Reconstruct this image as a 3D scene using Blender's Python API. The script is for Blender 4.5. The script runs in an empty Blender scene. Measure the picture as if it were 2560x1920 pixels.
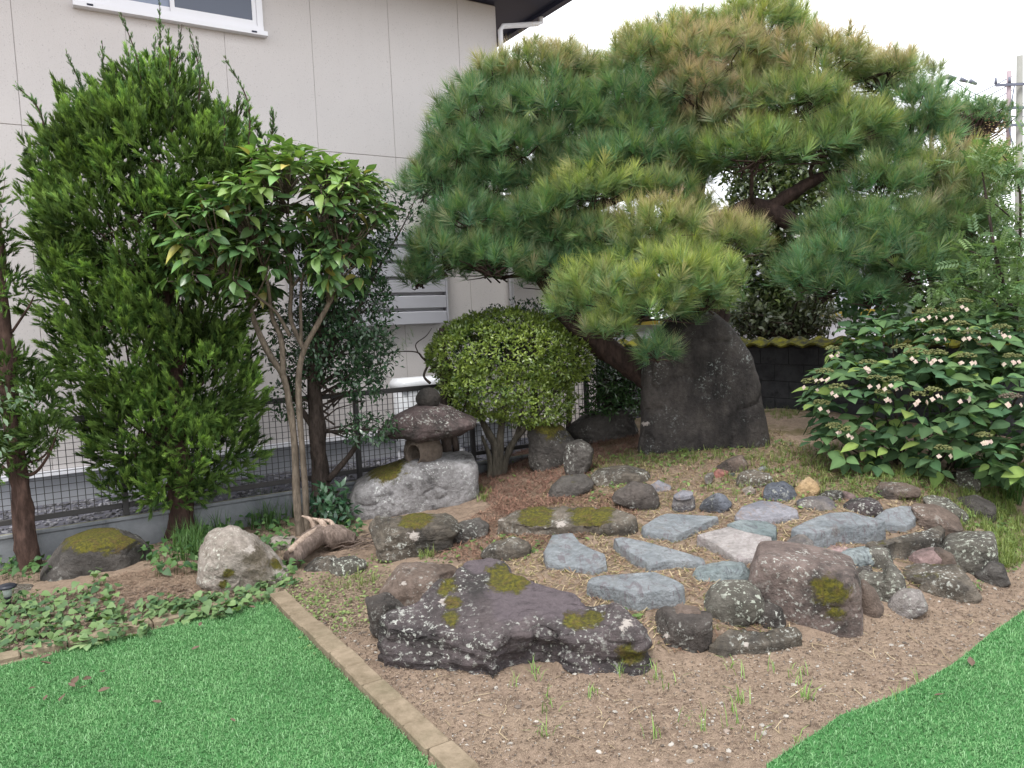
import bpy, math
import numpy as np
from mathutils import Matrix, Vector

scene = bpy.context.scene
COL = scene.collection
rng = np.random.default_rng(7)

# ------------------------------------------------------------------ camera
PITCH, ROLL, AZ, CZ, FPX = math.radians(4.4), math.radians(-2.55), math.radians(57.4), 1.6, 1923.0
_f = np.array([0, math.cos(PITCH), -math.sin(PITCH)])
_x = np.array([1.0, 0, 0]); _u = np.cross(_x, _f)
CR = math.cos(ROLL) * _x + math.sin(ROLL) * _u
CU = -math.sin(ROLL) * _x + math.cos(ROLL) * _u
CC = np.array([0, 0, CZ])
cam_d = bpy.data.cameras.new('camera')
cam = bpy.data.objects.new('camera', cam_d); COL.objects.link(cam)
cam_d.sensor_fit = 'HORIZONTAL'; cam_d.sensor_width = 36.0
cam_d.lens = 36.0 * FPX / 2560.0
cam_d.clip_start = 0.05; cam_d.clip_end = 1000
cam.matrix_world = Matrix(((CR[0], CU[0], -_f[0], 0), (CR[1], CU[1], -_f[1], 0), (CR[2], CU[2], -_f[2], CZ), (0, 0, 0, 1)))
scene.camera = cam

# ------------------------------------------------------------------ sky, sun, exposure
SUN_EL, SUN_ROT = math.radians(62), math.radians(200)
world = bpy.data.worlds.new('World'); scene.world = world; world.use_nodes = True
wn = world.node_tree.nodes; wl = world.node_tree.links
wn.clear()
sky = wn.new('ShaderNodeTexSky'); sky.sky_type = 'NISHITA'; sky.sun_disc = False
sky.sun_elevation = SUN_EL; sky.sun_rotation = SUN_ROT; sky.dust_density = 1.5; sky.air_density = 1.0; sky.ozone_density = 1.0
hs = wn.new('ShaderNodeHueSaturation'); hs.inputs['Saturation'].default_value = 0.3
cl = wn.new('ShaderNodeMix'); cl.data_type = 'RGBA'; cl.inputs[0].default_value = 0.8; cl.inputs[7].default_value = (8.3, 8.45, 8.8, 1)   # even overcast cloud over the sky
bg = wn.new('ShaderNodeBackground'); bg.inputs['Strength'].default_value = 0.13
wo = wn.new('ShaderNodeOutputWorld')
wl.new(sky.outputs[0], hs.inputs['Color']); wl.new(hs.outputs[0], cl.inputs[6]); wl.new(cl.outputs[2], bg.inputs['Color']); wl.new(bg.outputs[0], wo.inputs['Surface'])
sun_d = bpy.data.lights.new('sun', 'SUN'); sun_d.energy = 1.5; sun_d.angle = math.radians(20); sun_d.color = (1.0, 0.97, 0.93)
sun = bpy.data.objects.new('sun', sun_d); COL.objects.link(sun)
# light comes from behind the camera, a little to the left, high up
_sd = Vector((-0.20, -0.55, math.tan(SUN_EL) * 0.585)).normalized()
sun.rotation_euler = _sd.to_track_quat('Z', 'Y').to_euler(); sun.location = (0, 0, 20)
scene.view_settings.view_transform = 'Standard'; scene.view_settings.look = 'None'
scene.view_settings.gamma = 1.0; scene.view_settings.use_curve_mapping = False
scene.view_settings.exposure = 1.22
scene.cycles.max_bounces = 6; scene.cycles.diffuse_bounces = 3; scene.cycles.glossy_bounces = 2
scene.cycles.transmission_bounces = 3; scene.cycles.transparent_max_bounces = 4
scene.cycles.use_denoising = True

# ------------------------------------------------------------------ photo geometry helpers (pixel + known depth/height -> place)
def ray(px, py): return _f + CR * (px - 1280) / FPX - CU * (py - 960) / FPX
def gz(px, py, z=0.0):
    d = ray(px, py); return CC + d * (z - CZ) / d[2]
def atY(px, py, Y):
    d = ray(px, py); return CC + d * Y / d[1]
def proj(P):
    d = P - CC; z = d @ _f
    return np.stack([1280 + FPX * (d @ CR) / z, 960 - FPX * (d @ CU) / z], -1)
UW = np.array([math.sin(AZ), math.cos(AZ), 0.0]); NW = np.array([math.cos(AZ), -math.sin(AZ), 0.0]); UP = np.array([0, 0, 1.0])
HB = np.array([0, 9.6, 0.0])                       # house corner foot
def hw(s, d, z): return HB + UW * s + NW * d + UP * z   # along wall, out of wall, height

# ------------------------------------------------------------------ noise
def _h(ix, iy, iz, seed):
    n = (ix * 374761393 + iy * 668265263 + iz * 2147483647 + seed * 974711) & 0x7fffffff
    n = ((n ^ (n >> 13)) * 1274126177) & 0x7fffffff
    n = (n ^ (n >> 16)) & 0xffff
    return n / 65535.0
def vn(P, seed=0):
    P = np.asarray(P, float); i = np.floor(P).astype(np.int64); f = P - i; f = f * f * (3 - 2 * f)
    x, y, z = i[..., 0], i[..., 1], i[..., 2]; r = 0
    for a in (0, 1):
        for b in (0, 1):
            for c in (0, 1):
                w = (f[..., 0] if a else 1 - f[..., 0]) * (f[..., 1] if b else 1 - f[..., 1]) * (f[..., 2] if c else 1 - f[..., 2])
                r = r + w * _h(x + a, y + b, z + c, seed)
    return r * 2 - 1
def fbm(P, octv=4, seed=0, gain=0.5):
    P = np.asarray(P, float); r = 0; a = 1.0; t = 0
    for o in range(octv):
        r = r + a * vn(P * (2.03 ** o) + 17.3 * o, seed + o); t += a; a *= gain
    return r / t

# ------------------------------------------------------------------ mesh collecting
class Geo:
    def __init__(s): s.v = []; s.f = []; s.c = []; s.n = 0
    def add(s, V, F, c=None):
        V = np.asarray(V, float).reshape(-1, 3); F = np.asarray(F, np.int64).reshape(-1, 3)
        s.v.append(V); s.f.append(F + s.n); s.n += len(V)
        if c is None: c = (1, 1, 1)
        c = np.asarray(c, float)
        if c.ndim == 1: c = np.broadcast_to(c, (len(V), 3))
        s.c.append(c)
    def arrays(s): return np.concatenate(s.v), np.concatenate(s.f), np.concatenate(s.c)

BF = np.array([(0, 2, 1), (0, 3, 2), (4, 5, 6), (4, 6, 7), (0, 1, 5), (0, 5, 4), (1, 2, 6), (1, 6, 5), (2, 3, 7), (2, 7, 6), (3, 0, 4), (3, 4, 7)])
def box(g, o, ax, ay, az, c=None):
    """box from corner o with edge vectors"""
    o, ax, ay, az = map(lambda q: np.asarray(q, float), (o, ax, ay, az))
    g.add([o, o + ax, o + ax + ay, o + ay, o + az, o + ax + az, o + ax + ay + az, o + ay + az], BF, c)
def hbox(g, s0, s1, d0, d1, z0, z1, c=None): box(g, hw(s0, d0, z0), UW * (s1 - s0), NW * (d1 - d0), UP * (z1 - z0), c)
def bevbox(g, o, ax, ay, az, b=0.01, c=None):
    """box with chamfered edges: b metres"""
    o, ax, ay, az = map(lambda q: np.asarray(q, float), (o, ax, ay, az))
    L = [np.linalg.norm(q) for q in (ax, ay, az)]; e = [q / l for q, l in zip((ax, ay, az), L)]
    b = min(b, min(L) * 0.3); ctr = o + (ax + ay + az) / 2; V = []
    for k in range(3):
        for sx in (-1, 1):
            for sy in (-1, 1):
                for sz in (-1, 1):
                    h = [L[0] / 2 - b, L[1] / 2 - b, L[2] / 2 - b]; h[k] += b
                    V.append(ctr + e[0] * sx * h[0] + e[1] * sy * h[1] + e[2] * sz * h[2])
    V = np.array(V); idx = lambda k, sx, sy, sz: k * 8 + sx * 4 + sy * 2 + sz
    Q = []
    for a in (0, 1):
        Q += [[idx(0, a, 0, 0), idx(0, a, 1, 0), idx(0, a, 1, 1), idx(0, a, 0, 1)], [idx(1, 0, a, 0), idx(1, 1, a, 0), idx(1, 1, a, 1), idx(1, 0, a, 1)], [idx(2, 0, 0, a), idx(2, 1, 0, a), idx(2, 1, 1, a), idx(2, 0, 1, a)]]
    T = []
    for a in (0, 1):
        for d in (0, 1):
            Q += [[idx(0, a, d, 0), idx(0, a, d, 1), idx(1, a, d, 1), idx(1, a, d, 0)], [idx(1, 0, a, d), idx(1, 1, a, d), idx(2, 1, a, d), idx(2, 0, a, d)], [idx(0, a, 0, d), idx(0, a, 1, d), idx(2, a, 1, d), idx(2, a, 0, d)]]
            for q in (0, 1): T.append([idx(0, a, d, q), idx(1, a, d, q), idx(2, a, d, q)])
    F = []
    for q in Q: F += [[q[0], q[1], q[2]], [q[0], q[2], q[3]]]
    F += T; F = np.array(F)
    cn = np.cross(V[F[:, 1]] - V[F[:, 0]], V[F[:, 2]] - V[F[:, 0]]); m = ((V[F].mean(1) - ctr) * cn).sum(1) < 0
    F[m] = F[m][:, ::-1]; g.add(V, F, c)
def tube(g, P, R, n=8, c=None, rough=0.0, cap=True):
    P = np.asarray(P, float); R = np.asarray(R, float) * np.ones(len(P)); m = len(P)
    T = np.gradient(P, axis=0); T /= np.linalg.norm(T, axis=1, keepdims=True) + 1e-9
    ref = np.array([0.31, 0.17, 0.93]) if abs(T[0, 2]) < 0.8 else np.array([0.93, 0.2, 0.1])
    A = np.cross(T, ref); A /= np.linalg.norm(A, axis=1, keepdims=True) + 1e-9; B = np.cross(T, A)
    th = np.linspace(0, 2 * math.pi, n, endpoint=False)
    off = A[:, None] * np.cos(th)[None, :, None] + B[:, None] * np.sin(th)[None, :, None]
    rr = R[:, None] * np.ones(n)[None]
    if rough:
        q = P[:, None] + off * 0.2; rr = rr * (1 + rough * fbm(np.stack([q[..., 0] * 14, q[..., 1] * 14, q[..., 2] * 5], -1), 3, 3))
    V = (P[:, None] + off * rr[..., None]).reshape(-1, 3); F = []
    i = np.arange(m - 1)[:, None] * n; j = np.arange(n)[None]; k = (j + 1) % n
    a, b, cc, d = (i + j).ravel(), (i + k).ravel(), (i + n + k).ravel(), (i + n + j).ravel()
    F = np.concatenate([np.stack([a, b, cc], 1), np.stack([a, cc, d], 1)])
    if cap:
        V = np.concatenate([V, P[:1], P[-1:]]); q0, q1 = m * n, m * n + 1; jj = np.arange(n); kk = (jj + 1) % n
        F = np.concatenate([F, np.stack([kk, jj, np.full(n, q0)], 1), np.stack([(m - 1) * n + jj, (m - 1) * n + kk, np.full(n, q1)], 1)])
    g.add(V, F, c)
def curve(pts, n=6):
    """Catmull-Rom through control points (any columns)"""
    P = np.asarray(pts, float); P = np.concatenate([2 * P[:1] - P[1:2], P, 2 * P[-1:] - P[-2:-1]]); out = []
    for i in range(1, len(P) - 2):
        t = np.linspace(0, 1, n, endpoint=False)[:, None]
        out.append(0.5 * (2 * P[i] + (P[i + 1] - P[i - 1]) * t + (2 * P[i - 1] - 5 * P[i] + 4 * P[i + 1] - P[i + 2]) * t ** 2 + (3 * P[i] - P[i - 1] - 3 * P[i + 1] + P[i + 2]) * t ** 3))
    return np.concatenate(out + [P[-2:-1]])
def pxcurve(pts, n=6):
    """[(px,py,Y,r)] -> points, radii"""
    Q = np.array([list(atY(p[0], p[1], p[2])) + [p[3]] for p in pts]); Q = curve(Q, n); return Q[:, :3], np.maximum(Q[:, 3], 0.002)

def mesh_of(name, V, F, C=None, mats=(), smooth=True, attr='col'):
    me = bpy.data.meshes.new(name); V = np.ascontiguousarray(V, np.float32); F = np.ascontiguousarray(F, np.int32)
    me.vertices.add(len(V)); me.vertices.foreach_set('co', V.ravel())
    me.loops.add(F.size); me.loops.foreach_set('vertex_index', F.ravel())
    me.polygons.add(len(F)); me.polygons.foreach_set('loop_start', np.arange(0, F.size, 3, dtype=np.int32))
    me.polygons.foreach_set('use_smooth', np.full(len(F), smooth, bool))
    if C is not None:
        a = me.color_attributes.new(attr, 'FLOAT_COLOR', 'POINT')
        a.data.foreach_set('color', np.concatenate([C, np.ones((len(C), 1))], 1).astype(np.float32).ravel())
    for m in (mats if isinstance(mats, (list, tuple)) else [mats]): me.materials.append(m)
    me.update(calc_edges=True); me.validate(); return me
def tag(o, label=None, cat=None, group=None, kind=None):
    if label: o['label'] = label
    if cat: o['category'] = cat
    if group: o['group'] = group
    if kind: o['kind'] = kind
    return o
def empty(name, loc, label=None, cat=None, group=None):
    o = bpy.data.objects.new(name, None); COL.objects.link(o); o.location = [float(q) for q in loc]; o.empty_display_size = 0.1
    return tag(o, label, cat, group)
def put(name, g, mat, parent=None, smooth=True, grand=None):
    """link a Geo as one mesh object; vertices are world coordinates. parent chain only translates"""
    V, F, C = g.arrays() if isinstance(g, Geo) else g
    if parent is not None:
        o0 = np.array(wloc(parent))
        mid = (V.min(0) + V.max(0)) / 2 if False else o0
    else:
        o0 = np.array([V[:, 0].mean(), V[:, 1].mean(), V[:, 2].min()])
    me = mesh_of(name, V - o0, F, C, mat, smooth)
    o = bpy.data.objects.new(name, me); COL.objects.link(o)
    if parent is not None: o.parent = parent
    else: o.location = o0
    return o
def wloc(o):
    p = Vector(o.location)
    while o.parent: o = o.parent; p = p + Vector(o.location)
    return p
def inst(name, me, parent, M):
    """a piece that shares mesh data; M is a world matrix, parents only translate"""
    o = bpy.data.objects.new(name, me); COL.objects.link(o)
    if parent is not None: o.parent = parent; M = Matrix.Translation(-wloc(parent)) @ M
    o.matrix_basis = M; return o

# ------------------------------------------------------------------ materials
class NT:
    def __init__(s, name):
        s.m = bpy.data.materials.new(name); s.m.use_nodes = True; s.t = s.m.node_tree; s.t.nodes.clear()
        s.out = s.t.nodes.new('ShaderNodeOutputMaterial'); s.b = s.t.nodes.new('ShaderNodeBsdfPrincipled')
        s.t.links.new(s.b.outputs[0], s.out.inputs[0]); s.pos = s.t.nodes.new('ShaderNodeNewGeometry')
    def n(s, t, **k):
        q = s.t.nodes.new('ShaderNode' + t)
        for a, b in k.items(): setattr(q, a, b)
        return q
    def l(s, a, b): s.t.links.new(a, b)
    def set(s, sock, v):
        if hasattr(v, 'is_output'): s.l(v, sock)
        else: sock.default_value = (tuple(v) + (1,) if isinstance(v, (tuple, list)) and len(v) == 3 and sock.type == 'RGBA' else v)
    def P(s, scale=(1, 1, 1)):
        q = s.n('Mapping'); q.inputs['Scale'].default_value = scale; s.l(s.pos.outputs['Position'], q.inputs[0]); return q.outputs[0]
    def noise(s, scale, detail=4, rough=0.55, vec=None, dist=0.0):
        q = s.n('TexNoise'); q.inputs['Scale'].default_value = scale; q.inputs['Detail'].default_value = detail; q.inputs['Roughness'].default_value = rough; q.inputs['Distortion'].default_value = dist
        s.l(vec if vec is not None else s.pos.outputs['Position'], q.inputs['Vector']); return q.outputs[0]
    def ramp(s, v, a, b, ca=(0, 0, 0), cb=(1, 1, 1)):
        q = s.n('ValToRGB'); e = q.color_ramp.elements; e[0].position = a; e[1].position = b; e[0].color = tuple(ca) + (1,); e[1].color = tuple(cb) + (1,); s.l(v, q.inputs[0]); return q.outputs[0]
    def mix(s, f, a, b, mode='MIX'):
        q = s.n('Mix', data_type='RGBA', blend_type=mode); s.set(q.inputs[0], f); s.set(q.inputs[6], a); s.set(q.inputs[7], b); return q.outputs[2]
    def math(s, op, a, b=0.0, clamp=False):
        q = s.n('Math', operation=op, use_clamp=clamp); s.set(q.inputs[0], a); s.set(q.inputs[1], b); return q.outputs[0]
    def bump(s, v, strength=0.3, dist=0.01, prev=None):
        q = s.n('Bump'); q.inputs['Strength'].default_value = strength; q.inputs['Distance'].default_value = dist; s.l(v, q.inputs['Height'])
        if prev is not None: s.l(prev, q.inputs['Normal'])
        return q.outputs[0]
    def attr(s, name='col'):
        q = s.n('Attribute'); q.attribute_name = name; return q
    def fin(s, col=None, rough=0.8, nrm=None, spec=0.3, metal=0.0):
        if col is not None: s.set(s.b.inputs['Base Color'], col)
        s.set(s.b.inputs['Roughness'], rough); s.b.inputs['Specular IOR Level'].default_value = spec; s.b.inputs['Metallic'].default_value = metal
        if nrm is not None: s.l(nrm, s.b.inputs['Normal'])
        return s.m

def m_plain(name, c, rough=0.6, var=0.12, scale=8, spec=0.3, metal=0.0, bump=0.0, bscale=60):
    t = NT(name); n = t.noise(scale, 5); col = t.mix(n, tuple(q * (1 - var) for q in c), tuple(min(1, q * (1 + var)) for q in c))
    return t.fin(col, rough, t.bump(t.noise(bscale, 4), bump, 0.006) if bump else None, spec, metal)
def m_leaf(name, tint=(1, 1, 1), rough=0.45, trans=0.25, spec=0.4, objrand=0.0):
    t = NT(name); c = t.attr().outputs['Color']; c = t.mix(1.0, c, tint, 'MULTIPLY')
    n = t.noise(3.0, 2); c = t.mix(t.math('MULTIPLY', n, 0.18), c, (0.03, 0.05, 0.018))
    if objrand:
        oi = t.n('ObjectInfo'); hsv = t.n('HueSaturation'); t.l(c, hsv.inputs['Color'])
        t.l(t.math('MULTIPLY_ADD', oi.outputs['Random'], objrand) if False else t.math('ADD', t.math('MULTIPLY', oi.outputs['Random'], objrand), 1 - objrand / 2), hsv.inputs['Value'])
        h2 = t.math('ADD', t.math('MULTIPLY', t.math('FRACT', t.math('MULTIPLY', oi.outputs['Random'], 7.31)), 0.05), 0.475); t.l(h2, hsv.inputs['Hue']); c = hsv.outputs[0]
    t.fin(c, rough, None, spec)
    tr = t.n('BsdfTranslucent'); t.l(t.mix(1.0, c, (1.25, 1.35, 0.7), 'MULTIPLY'), tr.inputs[0]); ms = t.n('MixShader'); ms.inputs[0].default_value = trans
    t.l(t.b.outputs[0], ms.inputs[1]); t.l(tr.outputs[0], ms.inputs[2]); t.l(ms.outputs[0], t.out.inputs[0]); return t.m
def m_vcol(name, rough=0.8, spec=0.2):
    t = NT(name); c = t.attr().outputs['Color']; n = t.noise(20, 3); return t.fin(t.mix(t.math('MULTIPLY', n, 0.6), c, (0.05, 0.045, 0.035)), rough, None, spec)
def m_bark(name, a, b, s=1.0):
    t = NT(name); n = t.noise(9 * s, 8, 0.7, t.P((1.6, 1.6, 0.5))); n2 = t.noise(40 * s, 5, 0.6, t.P((1, 1, 0.3)))
    c = t.mix(t.ramp(n, 0.35, 0.65), a, b); c = t.mix(t.math('MULTIPLY', t.ramp(n2, 0.45, 0.7), 0.6), c, tuple(q * 0.4 for q in a))
    return t.fin(c, 0.9, t.bump(n2, 0.7, 0.012, t.bump(n, 0.6, 0.02)), 0.15)

MOSS = (0.15, 0.135, 0.02); MOSS2 = (0.06, 0.06, 0.018)
def m_rock(name, c1, c2, stain=(0.03, 0.028, 0.026), stain_amt=0.5, lichen=0.4, moss=0.0, lcol=(0.52, 0.53, 0.48), streak=None, strata=0.0, rough=0.85, vert=0.0, clean=None):
    t = NT(name)
    n1 = t.noise(3.2, 9, 0.65, dist=0.4); n2 = t.noise(28, 8, 0.7); n3 = t.noise(110, 4, 0.6)
    c = t.mix(t.ramp(n1, 0.36, 0.64), c1, c2)
    c = t.mix(t.ramp(n2, 0.3, 0.75), t.mix(1.0, c, (0.62, 0.6, 0.58), 'MULTIPLY'), t.mix(1.0, c, (1.22, 1.2, 1.2), 'MULTIPLY'))
    if streak:
        sv = t.P((7, 2.2, 3)); sn = t.noise(2.4, 8, 0.72, sv, 1.4); c = t.mix(t.math('MULTIPLY', t.ramp(sn, 0.53, 0.60), 0.8), c, streak)
    if stain_amt:
        ns = t.noise(2.6, 8, 0.72, t.P((1, 1, 0.35 if vert else 1))); k = t.ramp(ns, 0.60 - 0.22 * stain_amt, 0.72 - 0.2 * stain_amt)
        c = t.mix(t.math('MULTIPLY', k, 0.8), c, stain)
    a = t.attr('col'); sep = t.n('SeparateColor'); t.l(a.outputs['Color'], sep.inputs[0])
    if lichen:
        big = t.ramp(t.noise(4.0, 4, 0.6), 0.62 - 0.3 * lichen, 0.8 - 0.3 * lichen)
        sp = t.ramp(t.noise(42, 5, 0.62), 0.56, 0.62); sp2 = t.ramp(t.noise(15, 7, 0.75), 0.58, 0.66)
        k = t.math('MULTIPLY', t.math('MAXIMUM', sp, t.math('MULTIPLY', sp2, 0.8)), big)
        c = t.mix(t.math('MULTIPLY', k, 0.85), c, lcol)
    if clean: c = t.mix(t.ramp(t.math('ADD', sep.outputs[2], t.math('MULTIPLY', t.noise(9, 6, .7), .7)), .68, .9), c, t.mix(t.ramp(n2, .3, .7), tuple(q * .7 for q in clean), clean))
    pk = t.ramp(t.math('SUBTRACT', t.math('ADD', t.math('MULTIPLY', sep.outputs[1], 0.5), t.math('MULTIPLY', t.noise(30, 7, 0.75), 1.4)), 0.5), 0.52, 0.62)
    c = t.mix(t.math('MULTIPLY', pk, 0.85), c, (0.48, 0.43, 0.39))
    # moss grows where the mask says and on level faces
    sn = t.n('SeparateXYZ'); t.l(t.pos.outputs['Normal'], sn.inputs[0])
    lvl = t.math('MULTIPLY', t.ramp(sn.outputs[2], 0.35, 0.95), moss)
    mk = t.math('MULTIPLY', t.math('ADD', sep.outputs[0], lvl), 0.62); mn = t.math('ADD', t.math('MULTIPLY', t.noise(11, 9, 0.78, dist=0.5), 0.72), t.math('MULTIPLY', t.noise(3.1, 5, 0.6), 0.28))
    mk = t.ramp(t.math('SUBTRACT', t.math('ADD', mk, t.math('MULTIPLY', mn, 1.6)), 0.5), 0.64, 0.78)
    mc = t.mix(t.ramp(t.noise(60, 4), 0.35, 0.65), MOSS2, MOSS); mc = t.mix(t.math('MULTIPLY', t.ramp(t.noise(14, 6, .7), .5, .62), .6), mc, (0.12, 0.075, 0.035))
    c = t.mix(mk, c, mc)
    hb = t.bump(n3, 0.7, 0.008, t.bump(n2, 0.9, 0.035))
    if strata:
        st = t.noise(6, 6, 0.6, t.P((1.2, 1.2, 14)), 0.6); hb = t.bump(st, strata, 0.02, hb); c = t.mix(t.math('MULTIPLY', t.ramp(st, 0.5, 0.62), 0.3), c, tuple(q * 0.5 for q in c1))
    hb = t.bump(t.math('MULTIPLY', mk, t.noise(150, 3)), 0.8, 0.012, hb)
    return t.fin(c, t.mix(mk, (rough,) * 3, (1, 1, 1)), hb, 0.25)

# ------------------------------------------------------------------ terrain: flat in front, a low mound behind the ring of rocks
_ctl = [(690,1490,.0),(1170,1900,.0),(1300,1750,.0),(1450,1705,.0),(1600,1690,.0),(1750,1640,.0),(2000,1595,.0),(2200,1560,.0),(2400,1500,.0),(2540,1440,.0),
        (0,1660,.0),(300,1520,.02),(100,1430,.0),(450,1360,.0),(745,1340,.0),(850,1400,.0),(900,1560,.0),(980,1660,.0),(640,1310,.0),(250,1380,.0),(430,1440,.07),(330,1450,.06),(880,1500,.02),
        (1500,1510,.13),(1400,1420,.15),(1600,1545,.11),(1750,1510,.13),(1250,1440,.11),(2000,1470,.14),(1900,1370,.20),(2150,1400,.16),(1700,1270,.27),(1500,1300,.23),
        (1600,1400,.17),(1750,1420,.17),(1300,1300,.16),(2100,1260,.29),(2330,1310,.20),(1950,1180,.36),(1760,1130,.42),(2200,1150,.40),(1600,1130,.38),(1450,1160,.30),(1300,1190,.18),(1200,1230,.11),
        (1050,1320,.07),(1100,1420,.05),(1000,1440,.03),(870,1310,.02),(1950,1030,.55),(2350,1200,.35),(2480,1230,.20),(2540,1330,.06),(1500,1060,.42)]
_cp = np.array([gz(a, b, z) for a, b, z in _ctl])
_extra = np.array([(x, y, 0.0) for x, y in [(-5, 2), (-5, 5), (-8, 6), (0, 1.5), (3, 1.5), (6, 2), (5, 4), (-3, 2), (1.5, 2.3), (-3.5, 5.6), (0.2, 9.5), (-1, 8), (-8, 12), (0, 14), (-4, 9)]] + [(3.4, 7.6, .5), (4.2, 6.2, .35), (6, 6, .1), (5, 9, .3), (3, 11, .2), (1.5, 8.2, .45), (8, 14, 0)])
_cp = np.concatenate([_cp, _extra])
def _phi(d): return np.sqrt(d * d + 0.16)
_K = _phi(np.linalg.norm(_cp[:, None, :2] - _cp[None, :, :2], axis=2)) - 0.02 * np.eye(len(_cp))
_wt = np.linalg.solve(_K, _cp[:, 2])
def H(x, y):
    x = np.asarray(x, float); y = np.asarray(y, float); sh = x.shape; x = x.ravel(); y = y.ravel(); out = np.zeros(len(x))
    for i in range(0, len(x), 20000):
        d = np.hypot(x[i:i + 20000, None] - _cp[None, :, 0], y[i:i + 20000, None] - _cp[None, :, 1]); out[i:i + 20000] = _phi(d) @ _wt
    r = np.hypot(x - 0.5, y - 6); fade = np.clip(1 - (r - 7) / 4, 0, 1)
    return (np.clip(out, -0.01, 0.8) * fade).reshape(sh)
def hit(px, py):
    z = 0.1
    for _ in range(40):
        P = gz(px, py, z); z = 0.6 * z + 0.4 * float(H(P[0], P[1]))
    return gz(px, py, z)
def inpoly(x, y, poly):
    poly = np.asarray(poly); r = np.zeros(np.shape(x), bool); j = len(poly) - 1
    for i in range(len(poly)):
        a, b = poly[i], poly[j]; c = ((a[1] > y) != (b[1] > y)) & (x < (b[0] - a[0]) * (y - a[1]) / (b[1] - a[1] + 1e-12) + a[0]); r ^= c; j = i
    return r
def pxpoly(pts, z=0.0): return np.array([gz(a, b, z)[:2] for a, b in pts])
# outlines of the two turf pieces on the ground
KC = gz(672, 1502)[:2]                                        # inner kerb corner
TURF_L = np.array([KC, gz(870, 1703)[:2], gz(1088, 1920)[:2], (0.1, 1.9), (-0.2, 1.2), (-4.2, 1.2), (-4.2, 3.3), gz(0, 1668)[:2], gz(400, 1573)[:2]])
TURF_R = np.concatenate([pxpoly([(2560, 1537), (2480, 1590), (2437, 1627), (2380, 1672), (2322, 1706), (2240, 1748), (2148, 1784), (2100, 1800), (2050, 1838), (1985, 1880), (1916, 1925)]), [(0.75, 2.2), (0.5, 1.2), (4.5, 1.2), (4.5, 4.8), (3.4, 4.45)]])
def sand_noise(x, y):
    P = np.stack([x, y, x * 0], -1); return 0.018 * fbm(P * 3, 3, 5) + 0.011 * fbm(P * 13, 3, 9) + 0.007 * fbm(P * 38, 2, 11)
def HG(x, y):
    t = inpoly(x, y, TURF_L) | inpoly(x, y, TURF_R)
    return np.where(t, -0.02, H(x, y) + sand_noise(x, y) + 0.012)
gx = np.concatenate([[-160, -90, -50, -28, -16, -10, -7], np.arange(-5, 5.01, 0.036), [6, 8, 11, 16, 28, 50, 90, 160]])
gy = np.concatenate([[-60, -25, -10, -3, 0], np.arange(1.5, 9.01, 0.032), [9.5, 10.5, 12, 15, 20, 30, 50, 90, 160, 250]])
X, Y = np.meshgrid(gx, gy); Z = HG(X, Y)
nx = len(gx); V = np.stack([X, Y, Z], -1).reshape(-1, 3)
i = (np.arange(len(gy) - 1)[:, None] * nx + np.arange(nx - 1)[None]).ravel()
F = np.concatenate([np.stack([i, i + 1, i + nx + 1], 1), np.stack([i, i + nx + 1, i + nx], 1)])
t = NT('soil')
n1 = t.noise(1.3, 6, 0.6); n2 = t.noise(22, 8, 0.75); n3 = t.noise(140, 3, 0.7); n4 = t.noise(5, 6, 0.7)
c = t.mix(t.ramp(n2, 0.3, 0.7), (0.15, 0.108, 0.08), (0.375, 0.28, 0.208)); c = t.mix(t.math('MULTIPLY', t.ramp(n1, 0.4, 0.65), 0.5), c, (0.32, 0.245, 0.175))
c = t.mix(t.math('MULTIPLY', t.ramp(n3, 0.5, 0.72), 0.55), c, (0.40, 0.31, 0.25)); c = t.mix(t.math('MULTIPLY', t.ramp(n4, 0.55, 0.7), 0.45), c, (0.055, 0.038, 0.03))
# thin moss and green algae in damp patches of the mound (a colour of the ground itself)
sx = t.n('SeparateXYZ'); t.l(t.pos.outputs['Position'], sx.inputs[0])
mz = t.math('MULTIPLY', t.ramp(sx.outputs[2], 0.1, 0.45), t.ramp(t.noise(1.9, 7, 0.7), 0.5, 0.62)); c = t.mix(t.math('MULTIPLY', mz, 0.75), c, (0.10, 0.09, 0.03))
SOIL = t.fin(c, 0.95, t.bump(n3, 0.9, 0.012, t.bump(n2, 0.8, 0.03)), 0.1)
o = put('ground', (V, F, np.ones((len(V), 3))), SOIL); tag(o, kind='structure')

# ------------------------------------------------------------------ neighbour's house
t = NT('siding')
n = t.noise(3, 5); fl = t.ramp(t.noise(85, 3, 0.5), 0.62, 0.70); fl2 = t.ramp(t.noise(60, 3, 0.5, t.P((1.3, 1.3, 1.1))), 0.34, 0.28)
c = t.mix(n, (0.385, 0.362, 0.36), (0.44, 0.412, 0.405)); c = t.mix(t.math('MULTIPLY', fl, 0.55), c, (0.36, 0.31, 0.28)); c = t.mix(t.math('MULTIPLY', fl2, 0.3), c, (0.8, 0.76, 0.74))
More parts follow.
